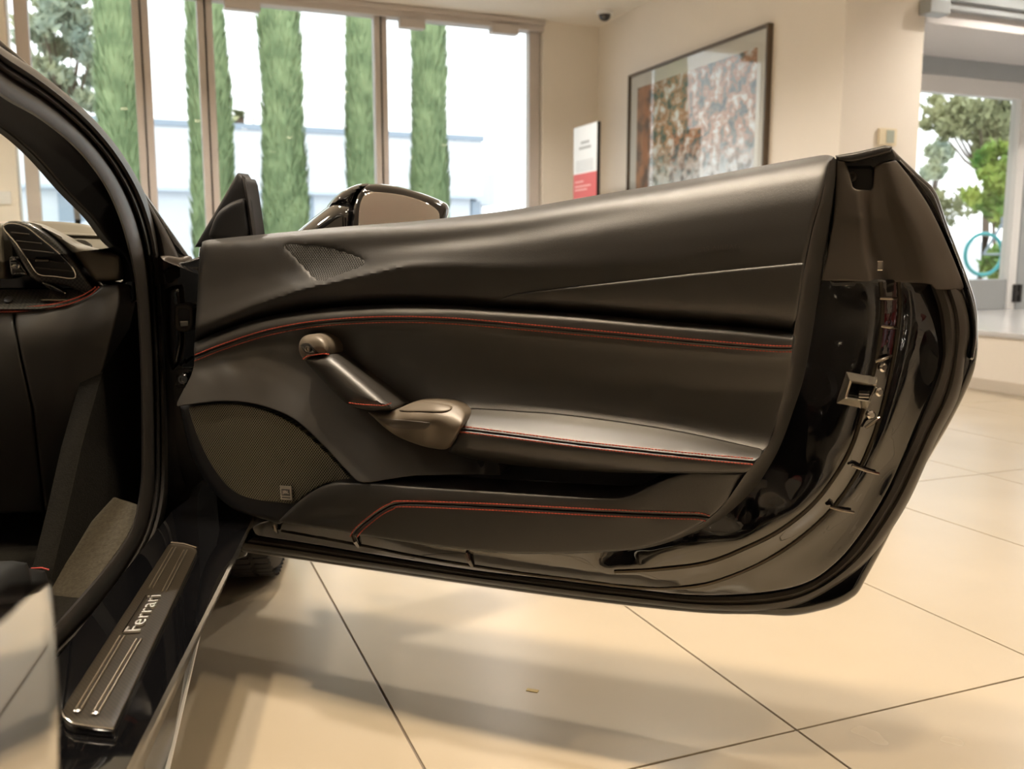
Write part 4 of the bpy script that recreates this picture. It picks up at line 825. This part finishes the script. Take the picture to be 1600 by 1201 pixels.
for x0, y0, x1, y1 in ((550, 835, 560, 854), (728, 864, 738, 884), (428, 820, 433, 832)):
    a, b = on_door(x0, y0, .036), on_door(x1, y1, .014); m_ = on_door((x0 + x1) / 2 - 1, (y0 + y1) / 2, .036)
    MB().tube([a, m_, b], [.0035, .004, .003], 8, ref=tuple(DN)).build('seal_clip', M['chrome_dark'], door)
for px, py in ((1379, 574), (1373, 612), (1360, 648)):
    P = on_door(px, py, float(SH(np.array([px * 1.]), np.array([py * 1.]))[0]) + .002); MB().lathe(P, DN + DS * .6, [(.0, -.004), (.006, -.004), (.0065, .003), (.004, .005), (0, .005)], 14).build('bolt', M['chrome'], door)
# rubber seal all round
band('rubber_seal', SI, SO, [(0, -.062), (.0, -.040), (.12, -.030), (.35, -.026), (.5, -.034), (.62, -.030), (.8, -.034), (.95, -.050), (1, -.075)], DP, M['rubber_seal'], door, n=150)
# outer skin
SK = np.vstack([cr([(1392, 230), (1408, 246), (1435, 272), (1462, 299), (1480, 350), (1510, 428), (1525, 476), (1528, 520), (1526, 562), (1513, 604), (1486, 658), (1448, 723), (1410, 796), (1379, 857), (1356, 899), (1341, 926), (1326, 938)], 6), cr([(1310, 946), (1287, 953), (1237, 962), (1180, 960), (1100, 958), (970, 945), (800, 923), (600, 894), (480, 876), (378, 862)], 6), [(330, 820), (300, 700), (300, 500), (312, 384)], cr([(340, 380), (700, 350), (1000, 305), (1300, 252)], 4)])
dfield('outer_skin', SK, lambda x, y: -.072 + .00022 * np.maximum(0, y - 850), 'gloss_black', step=16, r=12, d=.014, back=-.115, sharp=50)
# matte quarter cover at the rear top
qc = np.vstack([cr([(1306, 250), (1318, 249), (1322, 256)], 3), [(1328, 272), (1332, 292), (1338, 296)], [(1360, 297), (1364, 292), (1366, 262), (1376, 255), (1400, 250)], cr([(1420, 275), (1450, 320), (1474, 368), (1498, 425), (1506, 448)], 6), [(1503, 452), (1462, 452), (1454, 444), (1440, 442), (1380, 440), (1282, 438)], cr([(1292, 400), (1302, 340), (1306, 290)], 5)])
qr = rows_fn([([(240, 1300), (300, 1298), (360, 1290), (440, 1278)], 17, 0), ([(240, 1332), (300, 1338), (345, 1344), (390, 1346), (440, 1356)], [20, 21, 19, 12, 6], 0), ([(240, 1362), (300, 1364), (345, 1366), (390, 1374), (440, 1390)], [14, 4, -12, -16, -18], 0),
              ([(240, 1372), (300, 1378), (345, 1388), (390, 1406), (440, 1420)], [12, 2, -12, -16, -20], 0), ([(240, 1382), (300, 1400), (345, 1420), (390, 1438), (440, 1452)], [10, 6, 2, -6, -12], 0), ([(240, 1392), (275, 1412), (320, 1438), (368, 1462), (425, 1486), (452, 1494)], [0, -4, -10, -18, -28, -34], 0), ([(240, 1402), (275, 1424), (320, 1452), (368, 1476), (425, 1500), (452, 1507)], [-10, -16, -24, -32, -42, -48], 0)])
QC = lambda x, y: qr(y, x)
dfield('quarter_cover', qc, QC, 'plastic_matte', step=5, r=3, d=.003, back=-.06, bstep=4)
dfield('window_bracket', [(1306, 246), (1340, 240), (1372, 232), (1386, 228), (1394, 232), (1400, 247), (1378, 256), (1366, 262), (1366, 300), (1330, 302), (1318, 262), (1308, 254)], lambda x, y: np.where(y > 262, -.012, .004), 'plastic_dark', step=5, r=3, d=.003, back=-.05)
dfield('weather_strip', [(1305, 243), (1340, 237), (1383, 227), (1394, 229), (1392, 238), (1365, 246), (1330, 254), (1309, 252)], .022, 'rubber', step=5, r=4, d=.008, back=-.01)
P = on_door(1331, 276, -.008); MB().lathe(P, DN, [(.007, 0), (.007, .003), (.004, .004), (.004, .001), (0, .001)], 16).build('bracket_screw', M['plastic_matte'], door)
P = on_door(1375, 415, .0); MB().box(P, (DS, EZ, DN), (.004, .007, .004)).build('cover_clip', M['chrome'], door, smooth=False, bevel=.0015)
dfield('skin_edge_strip', np.vstack([cr([(1402, 250), (1424, 276), (1454, 322), (1480, 370), (1503, 428), (1516, 482), (1520, 522), (1514, 562)], 5), cr([(1521, 562), (1526, 522), (1522, 478), (1508, 432), (1478, 355), (1458, 303), (1432, 276), (1406, 249)], 5)]), -.05, 'gloss_paint', step=5, r=3, d=.004, back=-.075)
# latch
LZ = .001 * float(LEAN(612.))
lb = [on_door(*p, .003) for p in ((1321, 577), (1371, 588), (1353, 642), (1301, 633))]; lt = [on_door(*p, .028) for p in ((1328, 594), (1370, 601), (1360, 628), (1320, 622))]; li = [on_door(*p, .025) for p in ((1331, 597), (1366, 603), (1357, 625), (1324, 620))]; lf = [on_door(*p, .010) for p in ((1331, 599), (1364, 604), (1356, 623), (1325, 619))]
V = lb + lt + li; Fc = [(i + k, (i + 1) % 4 + k, (i + 1) % 4 + k + 4, i + k + 4) for k in (0, 4) for i in range(4)]
MB().add(V, Fc).build('latch_cup', mat('latch_metal', (.62, .58, .52), .16, metal=.85), door, smooth=False)
MB().add(li + lf, [(i, (i + 1) % 4, (i + 1) % 4 + 4, i + 4) for i in range(4)] + [(4, 5, 6, 7)]).build('latch_slot', M['gloss_black'], door, smooth=False)
P = on_door(1350, 617, .018); MB().box(P, (DS, EZ, DN), (.007, .003, .008)).build('latch_claw', M['chrome'], door, smooth=False, bevel=.001)
# sail trim at the front top and the outside mirror
dfield('sail_panel', np.vstack([cr([(304, 386), (325, 350), (345, 316), (362, 286), (372, 269)], 4), [(376, 275), (379, 280), (384, 278)], cr([(388, 288), (392, 315), (397, 350), (400, 372)], 4), [(400, 380), (350, 384)]]), -.012, 'plastic_dark', step=6, r=5, d=.01, back=-.05)
dfield('sail_cover', cr([(328, 373), (331, 353), (341, 332), (358, 318), (375, 311), (382, 311), (385, 330), (388, 372), (360, 376)], 5, True), .012, 'plastic_dark', step=5, r=7, d=.012, back=-.02)
band('window_guide', [(377, 272), (384, 310), (392, 372)], [(384, 278), (391, 315), (400, 372)], [(0, -.02), (0, .004), (.5, .01), (1, .004), (1, -.02)], DP, M['rubber'], door, n=20)
mc = DP.at(600, 330, -.16); a_ = rad(146); mn = np.array([math.sin(a_), math.cos(a_), .16]); MP = Plane(mc, mn)
mh = np.vstack([cr([(545, 366), (550, 330), (555, 312), (560, 300), (570, 290), (590, 287), (625, 292), (660, 302), (690, 314), (700, 321), (701, 333), (697, 348)], 5), [(690, 375), (560, 375)]])
field('mirror_housing', mh, 0, MP, M['gloss_black'], door, step=8, r=9, d=.022, back=-.10)
mg = np.vstack([cr([(559, 372), (561, 330), (565, 312), (573, 302), (590, 300), (630, 305), (662, 315), (682, 327), (687, 338), (686, 360)], 5), [(686, 374)]])
field('mirror_glass', mg, .001, MP, M['mirror_glass'], door, step=30, r=1.5, d=.001, back=-.01)
dfield('mirror_shell', cr([(455, 372), (470, 356), (500, 332), (520, 318), (538, 316), (552, 320), (556, 345), (550, 376), (500, 380)], 5, True), -.10, 'gloss_paint', step=5, r=22, d=.06, back=-.17)
dfield('mirror_cap', cr([(510, 325), (530, 302), (556, 289), (575, 287), (564, 297), (556, 312), (550, 330), (535, 322)], 5, True), -.13, 'gloss_paint', step=4, r=10, d=.03, back=-.2)

# ------------------------------------------------------------------ body: sill, pillar, seals
ZS = 0.31; sl = flat(ZS)
def line(pl, p0, p1, t):                     # points along a straight edge of the car, t in fractions beyond p0-p1
    a, b = pl.at(*p0), pl.at(*p1); return [a + (b - a) * k for k in t]
T_ = [-.6, 0, .5, 1, 1.6]
lin = line(flat(ZS - .012), (205, 880), (10, 1130), T_); l1 = line(flat(ZS - .008), (262, 846), (92, 1112), T_); l2 = line(flat(ZS - .006), (368, 862), (200, 1195), T_); l3 = line(flat(ZS - .016), (373, 863), (207, 1200), T_)
l4 = line(flat(ZS - .03), (367, 880), (222, 1185), T_); l6 = line(flat(.15), (314, 976), (262, 1198), [-1.1, -.4, 0, 1, 1.8]); l7 = [p - ER * .05 - EZ * .02 for p in l6]
l5 = [(a * .5 + b * .5) - ER * .012 for a, b in zip(l4, l6)]
MB().grid([[p - EZ * .15 for p in lin], lin, l1, l2]).build('sill_top', M['gloss_black'], car, fix=False, sharp=25)
MB().grid([l2, l3]).build('sill_edge', mat('edge_gloss', (.12, .12, .12), .12, metal=.6), car, fix=False)
MB().grid([l3, l4, l5, l6, l7]).build('side_skirt', M['skirt_paint'], car, fix=False, sharp=60)
sb = [(p * .5 + q * .5) for p, q in zip(l5, l6)]
MB().tube([p + EZ * .004 for p in l6], .0045, 8).build('skirt_edge', M['frame_white'], car)
mat('letter_chrome', (.92, .88, .80), .33, metal=1.0); mat('rib_metal', (.60, .52, .40), .32, metal=1.0)
# tread plate with ribs, grooves and lettering
pl_o = np.vstack([[(263, 851)], cr([(268, 848), (288, 849), (306, 855)], 4), [(308, 862)], [(178, 1139)], cr([(150, 1136), (115, 1130), (101, 1120), (97, 1112)], 4), [(103, 1098)]])
field('sill_plate', pl_o, 0, sl, M['carbon_sill'], car, step=14, r=3, d=.002, back=-.008)
MB().tube([sl.at(x, y, .001) for x, y in ((97, 1110), (101, 1121), (115, 1131), (150, 1137), (178, 1140))], .0018, 8).build('plate_trim', M['chrome'], car)
MB().tube([sl.at(x, y, .001) for x, y in ((268, 847), (288, 849), (308, 855))], .0018, 8).build('plate_trim', M['chrome'], car)
for p0, p1 in (((121, 1110), (191, 993)), ((149, 1114), (217, 998)), ((236, 918), (272, 855)), ((257, 923), (290, 859))):
    a, b = sl.at(*p0, .001), sl.at(*p1, .001); w = ER * .0028
    MB().tube([a - w, b - w], .0013, 6).build('plate_rib', M['rib_metal'], car); MB().tube([a + w, b + w], .0013, 6).build('plate_rib', M['rib_metal'], car)
    if p0[1] > 1000: MB().lathe(a, EZ, [(.004, 0), (.0045, .001), (.003, .002), (0, .0024)], 12).build('rib_stud', M['chrome'], car)
a, b = sl.at(219, 988, .001), sl.at(252, 932, .001); tl = sl.at(197, 981, .001); ex = (b - a) / np.linalg.norm(b - a); ey = np.cross(EZ, ex); hgt = abs((tl - a) @ ey); L_ = np.linalg.norm(b - a)
lettering('plate_lettering', 'Ferrari', a, ex, ey, L_, hgt * .9, .003, M['letter_chrome'], car, 1.05, en=EZ)
MB().box(a + ex * L_ * .5 + ey * hgt * .97 + EZ * .0015, (ex, ey, EZ), (L_ * .52, hgt * .035, .0015)).build('lettering_bar', M['chrome'], car, smooth=False)
# door opening weather seal
SPn = Plane(HP - ER * .075, ER)
si = [(-250, -22), (-60, 96), (0, 150), (60, 185), (118, 232), (160, 285), (186, 340), (203, 400), (212, 450), (217, 520), (220, 600), (221, 700), (219, 760), (207, 820), (186, 858), (146, 908), (88, 974), (40, 1030), (-30, 1110)]
so = [(-250, -116), (-60, 20), (0, 72), (60, 112), (128, 168), (180, 225), (218, 285), (240, 340), (252, 400), (256, 460), (259, 520), (262, 600), (264, 700), (262, 775), (250, 830), (226, 880), (180, 958), (132, 1008), (90, 1046)]
so = so[:-1] + [(60, 1076), (-30, 1172)]; si = si
def sband(name, f0, f1, prof, m, up_=True, k0=0, k1=None):
    A = cr(si, 8)[k0:k1]; A = resample(A, n=150); B = resample(cr(so, 8)[k0:k1], n=150); rows = []
    for f, o in prof:
        q = A + (B - A) * (f0 + (f1 - f0) * f); rows.append(SPn.at(q[:, 0], q[:, 1], np.full(150, o)))
    return MB().grid(rows).build(name, M[m], car)
sband('door_seal', 0, 1, [(0, -.03), (0, -.004), (.06, .004), (.22, .007), (.42, .004), (.47, -.006), (.52, -.007), (.56, .004), (.62, .008), (.66, .004), (.70, -.002), (.74, .006), (.84, .012), (.94, .009), (1, .0), (1, -.03)], 'rubber_seal')
# windscreen pillar: dark lining inside, painted outside
PP = Plane(HP - ER * .09, ER * .82 - EF * .57)
pin = cr([(-260, 38), (-80, 150), (0, 200), (50, 242), (100, 298), (141, 340), (168, 376), (196, 404), (206, 440)], 6); pout = cr([(256, 440), (246, 400), (232, 352), (196, 290), (140, 222), (70, 155), (0, 105), (-80, 48), (-260, -75)], 6)
field('pillar_lining', np.vstack([pin, pout]), -.035, PP, M['plastic_dark'], car, step=10, r=8, d=.008, back=-.06)
po1 = cr([(-260, -138), (-80, 0), (0, 62), (60, 115), (120, 175), (175, 235), (225, 300), (262, 352), (290, 392), (303, 410)], 6); po2 = cr([(285, 412), (268, 385), (245, 345), (206, 285), (150, 214), (80, 146), (0, 84), (-80, 24), (-260, -112)], 6)
field('pillar_outer', np.vstack([po1, po2]), -.01, PP, M['gloss_black'], car, step=8, r=6, d=.008, back=-.03)
field('pillar_strip', np.vstack([cr([(-260, -118), (-80, 18), (0, 78), (80, 140), (150, 207), (210, 282), (250, 345), (272, 385), (282, 410)], 6), cr([(258, 412), (250, 372), (232, 330), (190, 268), (135, 204), (70, 145), (0, 92), (-80, 35), (-260, -92)], 6)]), -.002, PP, M['rubber_seal'], car, step=8, r=6, d=.007, back=-.025)
field('pillar_base_trim', [(253, 402), (262, 399), (284, 403), (298, 399), (305, 412), (300, 420), (280, 424), (268, 430), (258, 442), (254, 430)], .006, PP, M['plastic_matte'], car, step=5, r=4, d=.006, back=-.03)
field('pillar_gasket', [(254, 424), (262, 418), (278, 414), (296, 417), (306, 426), (298, 432), (282, 434), (268, 438), (257, 444)], .012, PP, M['rubber'], car, step=5, r=4, d=.006, back=-.02)
# windscreen
a0, a1 = PP.at(205, 300, -.03), PP.at(-80, 20, -.03); w_ = [a0 - EF * -.10 - EZ * .05, a1, a1 - ER * 1.15, a0 + EF * .10 - EZ * .05 - ER * 1.15]
MB().grid([[w_[0], w_[1]], [w_[0] * .5 + w_[3] * .5 + EF * .12, w_[1] * .5 + w_[2] * .5 + EF * .1], [w_[3], w_[2]]]).build('windscreen', M['windscreen'], car, fix=False)
# hinge pillar behind the seal
JP = Plane(HP + EF * .02, DN * .55 - EF * .45 + ER * .25)
jo = [(246, 418), (300, 405), (340, 390), (345, 640), (360, 760), (392, 838), (385, 868), (352, 880), (310, 868), (256, 862), (250, 700)]
field('hinge_pillar', jo, -.05, JP, M['gloss_paint'], car, step=10, r=4, d=.006, back=-.12)
field('pillar_step', [(258, 452), (270, 446), (284, 444), (288, 480), (288, 540), (282, 566), (270, 580), (262, 560), (259, 500)], -.035, JP, M['gloss_paint'], car, step=5, r=9, d=.012, back=-.05)
bt = cr([(272, 480), (276, 475), (290, 474), (300, 478), (302, 490), (302, 508), (297, 517), (282, 518), (273, 513), (272, 496)], 4, True)
field('cable_boot', bt, -.02, JP, M['plastic_matte'], car, step=3, r=4, d=.006, back=-.05, bstep=2.5)
field('boot_recess', cr([(279, 483), (290, 482), (296, 486), (296, 504), (290, 510), (281, 510), (278, 500)], 4, True), -.0185, JP, M['plastic_dark'], car, step=3, r=2, d=.001, back=-.03, bstep=2.5)
field('boot_plug', [(281, 502), (294, 501), (294, 509), (282, 510)], -.017, JP, M['steel'], car, step=3, r=2, d=.001, back=-.02, bstep=2)
P = JP.at(286.5, 592, -.02); MB().lathe(P, JP.n, [(.0, -.02), (.006, -.02), (.006, 0), (.0115, 0), (.012, .003), (.009, .006), (.005, .006), (.004, .003), (0, .003)], 20).build('hinge_bolt', M['chrome'], car)
MB().box(JP.at(292, 579, -.03), (DS, EZ, DN), (.014, .002, .012)).build('hinge_plate', M['steel'], car, smooth=False, bevel=.001)
MB().box(JP.at(287, 602, -.03), (DS, EZ, DN), (.010, .003, .010)).build('hinge_plate', M['steel'], car, smooth=False, bevel=.001)
MB().tube([JP.at(282, 570, -.03), JP.at(290, 562, -.02)], .003, 8).build('check_strap', M['plastic_dark'], car)
for px, py, r_ in ((376, 806, .006), (372, 846, .004)):
    P = JP.at(px, py, -.045); MB().lathe(P, DN, [(r_, 0), (r_, .008), (r_ * .6, .01), (r_ * .6, .004), (0, .004)], 14).build('hinge_bolt', mat('copper_bolt', (.35, .2, .12), .3, metal=.9) if 'copper_bolt' not in M else M['copper_bolt'], car)
# ------------------------------------------------------------------ cabin
IP = Plane(HP - ER * .14, ER * .97 - EF * .24)
cpo = [(196, 440), (212, 445), (226, 600), (226, 762), (212, 825), (188, 862), (150, 910), (92, 985), (76, 975), (82, 890), (104, 800), (126, 700), (148, 620), (170, 545), (188, 470)]
field('footwell_carpet', cpo, -.02, IP, M['carpet'], car, step=14, r=2, d=.002, back=-.06)
cs = Plane(flat(.235).at(140, 900), EZ * .8 + ER * -.2 - EF * .5)
field('sill_carpet', [(222, 790), (206, 830), (186, 862), (150, 910), (92, 985), (60, 1010), (40, 1030), (70, 905), (112, 862), (142, 815), (178, 776)], 0, cs, M['carpet_lit'], car, step=10, r=6, d=.01, back=-.03)
MB().box(HP - ER * .85 - EF * .55 + EZ * .19, (ER, EF, EZ), (.70, .9, .02)).build('cabin_floor', M['carpet'], car, smooth=False)
MB().box(HP - ER * .85 + EF * .22 + EZ * .42, (ER, EF, EZ), (.72, .02, .26)).build('bulkhead', M['carpet'], car, smooth=False)
DB = Plane(HP + EF * .02 - ER * .3, -EF)
def cfield(name, o, off, m, **k): return field(name, o, off, DB, M[m], car, **k)
cfield('dashboard', np.vstack([[(-520, 350), (0, 350)], cr([(40, 349), (75, 366), (110, 392), (140, 418), (165, 436), (190, 440)], 4), [(196, 426), (214, 428), (214, 470), (190, 480), (-520, 490)]]), -.05, 'gloss_black', step=14, r=6, d=.01, back=-.12)
DTP = Plane(DB.at(150, 400, -.04), -EF * .72 + EZ * .70)
field('dash_top', np.vstack([[(-520, 352), (20, 350)], cr([(55, 345), (90, 346), (130, 350), (150, 356), (170, 378), (196, 398)], 4), [(200, 406), (150, 406), (110, 392), (-520, 392)]]), 0, DTP, M['dash_leather_lit'], car, step=6, r=5, d=.008, back=-.03)
field('dash_ridge', np.vstack([cr([(84, 363), (120, 364), (160, 367)], 4), [(162, 370)], cr([(120, 368), (92, 367)], 3)]), .006, DTP, M['dash_leather_lit'], car, step=5, r=1.5, d=.003, back=-.01)
field('demister_vent', cr([(106, 376), (120, 374), (134, 376), (145, 384), (140, 386), (122, 383)], 4, True), .003, DTP, M['gloss_black'], car, step=4, r=2, d=.002, back=-.01)
cfield('dash_pod', np.vstack([cr([(34, 345), (60, 350), (95, 366), (120, 380), (150, 389), (180, 395), (189, 402), (191, 420), (187, 436), (170, 440), (148, 440)], 5), cr([(140, 428), (125, 408), (100, 382), (70, 360), (45, 350)], 5)]), .0, 'dash_leather_lit', step=5, r=9, d=.02, back=-.05)
cfield('dash_pad', [(-520, 348), (-2, 348), (4, 352), (6, 366), (8, 400), (10, 430), (6, 436), (-520, 436)], .0, 'dash_leather_lit', step=10, r=8, d=.015, back=-.05)
bz = np.vstack([cr([(4, 356), (8, 348), (20, 345), (38, 347), (58, 355), (85, 375), (112, 404), (128, 425), (140, 442), (150, 456)], 5), cr([(135, 458), (118, 452), (100, 446), (70, 442), (54, 438), (40, 420), (24, 392), (10, 368)], 5)])
cfield('vent_bezel', bz, .008, 'carbon', step=5, r=5, d=.006, back=-.05)
vr = cr([(7, 358), (10, 351), (24, 350), (42, 356), (62, 371), (90, 394), (112, 416), (118, 428), (117, 434), (108, 435), (85, 432), (64, 430), (56, 424), (44, 406), (24, 378)], 5, True)
cfield('vent_cavity', vr, .0085, 'plastic_dark', step=8, r=2, d=.001, back=-.02)
MB().tube(DB.at(vr[:, 0], vr[:, 1], np.full(len(vr), .011)), .0016, 8, True, ref=tuple(EF)).build('vent_ring', M['chrome'], car)
for x0, y0, x1, y1 in ((18, 363, 46, 366), (26, 376, 65, 380.5), (34, 389.5, 84, 395), (45, 404, 101, 410.5), (56, 418, 113, 424)):
    a, b = DB.at(x0, y0, .010), DB.at(x1, y1, .010); d = (b - a) / np.linalg.norm(b - a)
    MB().box((a + b) / 2, (d, EZ, EF), (np.linalg.norm(b - a) / 2, .0011, .004)).build('vent_slat', M['plastic_matte'], car, smooth=False, bevel=.0006)
MB().box(DB.at(67, 407, .014), (ER, EZ, EF), (.012, .0025, .004)).build('vent_knob', M['chrome_dark'], car, smooth=False, bevel=.001)
cfield('switch_panel', cr([(15, 400), (26, 404), (34, 414), (42, 426), (40, 430), (20, 430), (16, 420)], 4, True), .006, 'gloss_paint', step=4, r=3, d=.003, back=-.02)
cfield('switch_insert', [(17, 412), (30, 411), (31, 418), (27, 421), (18, 420)], .0075, 'chrome', step=4, r=1.5, d=.001, back=0)
cfield('switch_insert', [(20, 426), (38, 425), (40, 428), (20, 428.5)], .0075, 'chrome', step=4, r=1, d=.001, back=0)
cs2 = Plane(DB.at(60, 470, .02), EZ * .75 - EF * .66)
field('carbon_shelf', [(-520, 455), (30, 452), (120, 452), (150, 455), (146, 466), (120, 476), (60, 483), (-520, 486)], 0, cs2, M['carbon'], car, step=12, r=2, d=.002, back=-.03)
cfield('shelf_blade', cr([(64, 440), (80, 444), (104, 458), (92, 457), (74, 449)], 4, True), .022, 'gloss_paint', step=4, r=3, d=.003, back=0)
MB().lathe(cs2.at(13.5, 469, .001), cs2.n, [(.008, 0), (.008, .003), (.006, .004), (0, .004)], 20).build('push_button', M['plastic_dark'], car)
MB().tube([cs2.at(64, 469, .004), cs2.at(104, 469, .004)], .0022, 8).build('grab_bar', M['chrome_dark'], car)
gl = np.vstack([[(23, 485)], cr([(60, 483), (100, 477), (130, 466), (150, 453), (158, 446)], 5), [(184, 445), (189, 452), (188, 478), (172, 540), (156, 600), (136, 690), (120, 790), (70, 800), (52, 640), (34, 560), (24, 510)]])
GL = tps([(23, 485, 26), (100, 478, 26), (158, 447, 22), (40, 520, 44), (100, 520, 44), (160, 500, 42), (188, 450, 22), (60, 560, 40), (150, 560, 30), (60, 640, 20), (140, 650, 8), (80, 790, -60), (120, 780, -70)])
cfield('glovebox', gl, GL, 'leather_lit', step=7, r=5, d=.008, back=-.08)
cfield('console_side', np.vstack([[(-520, 488), (21, 485.5), (22, 510), (32, 560), (50, 640), (68, 800), (-520, 810)]]), GL, 'leather_lit', step=9, r=4, d=.006, back=-.08)
for dy in (-3.2, 2.6): stitches([(-20, 484.5 + dy), (20, 484 + dy), (60, 481 + dy), (95, 475.5 + dy), (125, 466 + dy), (145, 455 + dy), (153 + dy * .9, 447)], .0265, DB, car, pitch=3.6, ln=2.8, w=.0011, lift=.004, mat=M['thread'], name='dash_stitching')
# seat cushion corner
def CP(r, f, z): return HP + ER * r + EF * f + EZ * z
def cbox(name, r0, r1, f0, f1, z0, z1, m, bevel, lean=0.0):
    a = math.sin(lean); fx = EF * math.cos(lean) + EZ * a; zx = EZ * math.cos(lean) - EF * a
    return MB().box(CP((r0 + r1) / 2, (f0 + f1) / 2, (z0 + z1) / 2), (ER, fx, zx), ((r1 - r0) / 2, (f1 - f0) / 2, (z1 - z0) / 2)).build(name, M[m], car, sharp=60, bevel=bevel)
cbox('seat_cushion', -.66, -.115, -1.02, -.44, .19, .345, 'seat_leather', .035)
cbox('seat_bolster', -.22, -.118, -1.05, -.50, .30, .375, 'seat_leather', .03)
cbox('seat_bolster', -.66, -.56, -1.05, -.50, .30, .375, 'seat_leather', .03)
cbox('seat_back', -.66, -.115, -1.22, -1.08, .30, 1.0, 'seat_leather', .05, rad(16))
cbox('headrest', -.52, -.26, -1.42, -1.30, .96, 1.14, 'seat_leather', .04, rad(16))
MB().tube([CP(-.150, -.4400, .334), CP(-.135, -.4400, .334), CP(-.124, -.4440, .332)], .0012, 6).build('seat_piping', M['thread_dark'], car)
# rear wing panel close to the camera: gloss paint at a glancing angle
qa = flat(0).at(92, 1201); Q0 = sl.at(96, 1130); az = rad(-17.0)
QF = np.array([math.sin(az), math.cos(az), 0]); QN = np.array([math.cos(az), -math.sin(az), 0])
base_q = np.array([0, 0, CAMH]) + rays(84, 1000) * .47
QP = Plane(base_q, QN)
qo = np.vstack([cr([(-90, 1010), (-40, 992), (0, 970), (40, 932), (60, 916), (72, 908), (78, 907)], 6), cr([(80, 912), (85, 960), (89, 1010), (92, 1080), (93, 1140), (92, 1260)], 6), [(-90, 1260)]])
field('rear_wing', qo, 0, QP, mat('wing_paint', (0.004, 0.004, 0.0045), 0.03, spec=1.0, coat=1.0, ior=3.4), car, step=14, r=3, d=.003, back=-.02)
cbox('door_pillar', -.10, .18, -1.42, -1.37, .20, .56, 'gloss_black', .015)
rows = []
for f_, rs, hz in ((-1.56, .215, .72), (-1.7, .245, .76), (-1.95, .25, .80), (-2.25, .24, .82), (-2.6, .20, .82), (-2.95, .12, .78), (-3.12, .02, .62)):
    half = [(rs - .06, .20), (rs - .01, .34), (rs, .52), (rs - .03, .64), (rs - .14, hz - .02), (rs - .42, hz), (-.80, hz + .03)]
    rows.append([CP(r, f_, z) for r, z in half] + [CP(-1.60 - r, f_, z) for r, z in half[::-1][1:]])
mb = MB().grid(rows); n_ = len(rows[0]); mb.F.append(tuple(range(n_))[::-1]); mb.F.append(tuple(range((len(rows) - 1) * n_, len(rows) * n_))); mb.build('rear_body', M['gloss_paint'], car, sharp=50)
# front wing and bonnet beyond the door
rows = []
for t in np.linspace(-.02, 1.25, 12):
    zt = .80 - .20 * (max(t, 0) / 1.25) ** 1.6; c = HP + EF * t
    rows.append([c - ER * 1.75 + EZ * (zt - .03), c - ER * .9 + EZ * (zt + .01 - .03 * t), c - ER * .32 + EZ * (zt - .02), c - ER * .10 + EZ * (zt + .01), c + ER * .04 + EZ * (zt - .05), c + ER * .10 + EZ * (zt - .13), c + ER * .09 + EZ * (zt - .17 if .25 < t < .95 else .28)])
MB().grid(rows).build('front_wing', M['gloss_paint'], car, sharp=70)
# front wheel: tyre with tread blocks, rim
tc_ = flat(0).at(398, 905); wc = tc_ + EF * .09; wc[2] = .335
wc = wc + ER * (flat(0).at(441, 890)[0] - (wc + ER * .12)[0] + .0)
wh = MB().lathe(wc - ER * .12, ER, [(.21, .0), (.27, -.006), (.315, .006), (.330, .03), (.335, .07), (.335, .17), (.330, .21), (.315, .234), (.27, .246), (.21, .24)], 64)
wh.build('tyre', M['tyre'], car, sharp=50)
MB().lathe(wc - ER * .12, ER, [(.0, .10), (.04, .12), (.06, .17), (.19, .22), (.215, .24), (.215, 0)], 40).build('wheel_rim', M['chrome_dark'], car)
tb = MB()
for k in range(72):
    a = 2 * math.pi * k / 72; d = math.cos(a) * EF + math.sin(a) * EZ; t = -math.sin(a) * EF + math.cos(a) * EZ
    for w0, w1 in ((-.112, -.075), (-.066, -.022), (-.014, .014), (.022, .066), (.075, .112)): tb.box(wc + d * .3355 + ER * (w0 + w1) / 2, (d, t + ER * .15 * (1 if w0 < 0 else -1), ER), (.003, .0115, (w1 - w0) / 2))
tag(tb.build('tread_block', M['tyre'], car, smooth=False), kind='stuff')

# a scrap on the floor
sx = flat(0).at(832, 1079); 
o = MB().box(sx + EZ * .0007, ((.94, -.34, 0), (.34, .94, 0), EZ), (.011, .005, .0005)).build('floor_scrap', mat('scrap_yellow', (.42, .30, .10), .6), None, smooth=False)
tag(o, 'tiny yellow scrap lying on the tiles below the open door', 'scrap')
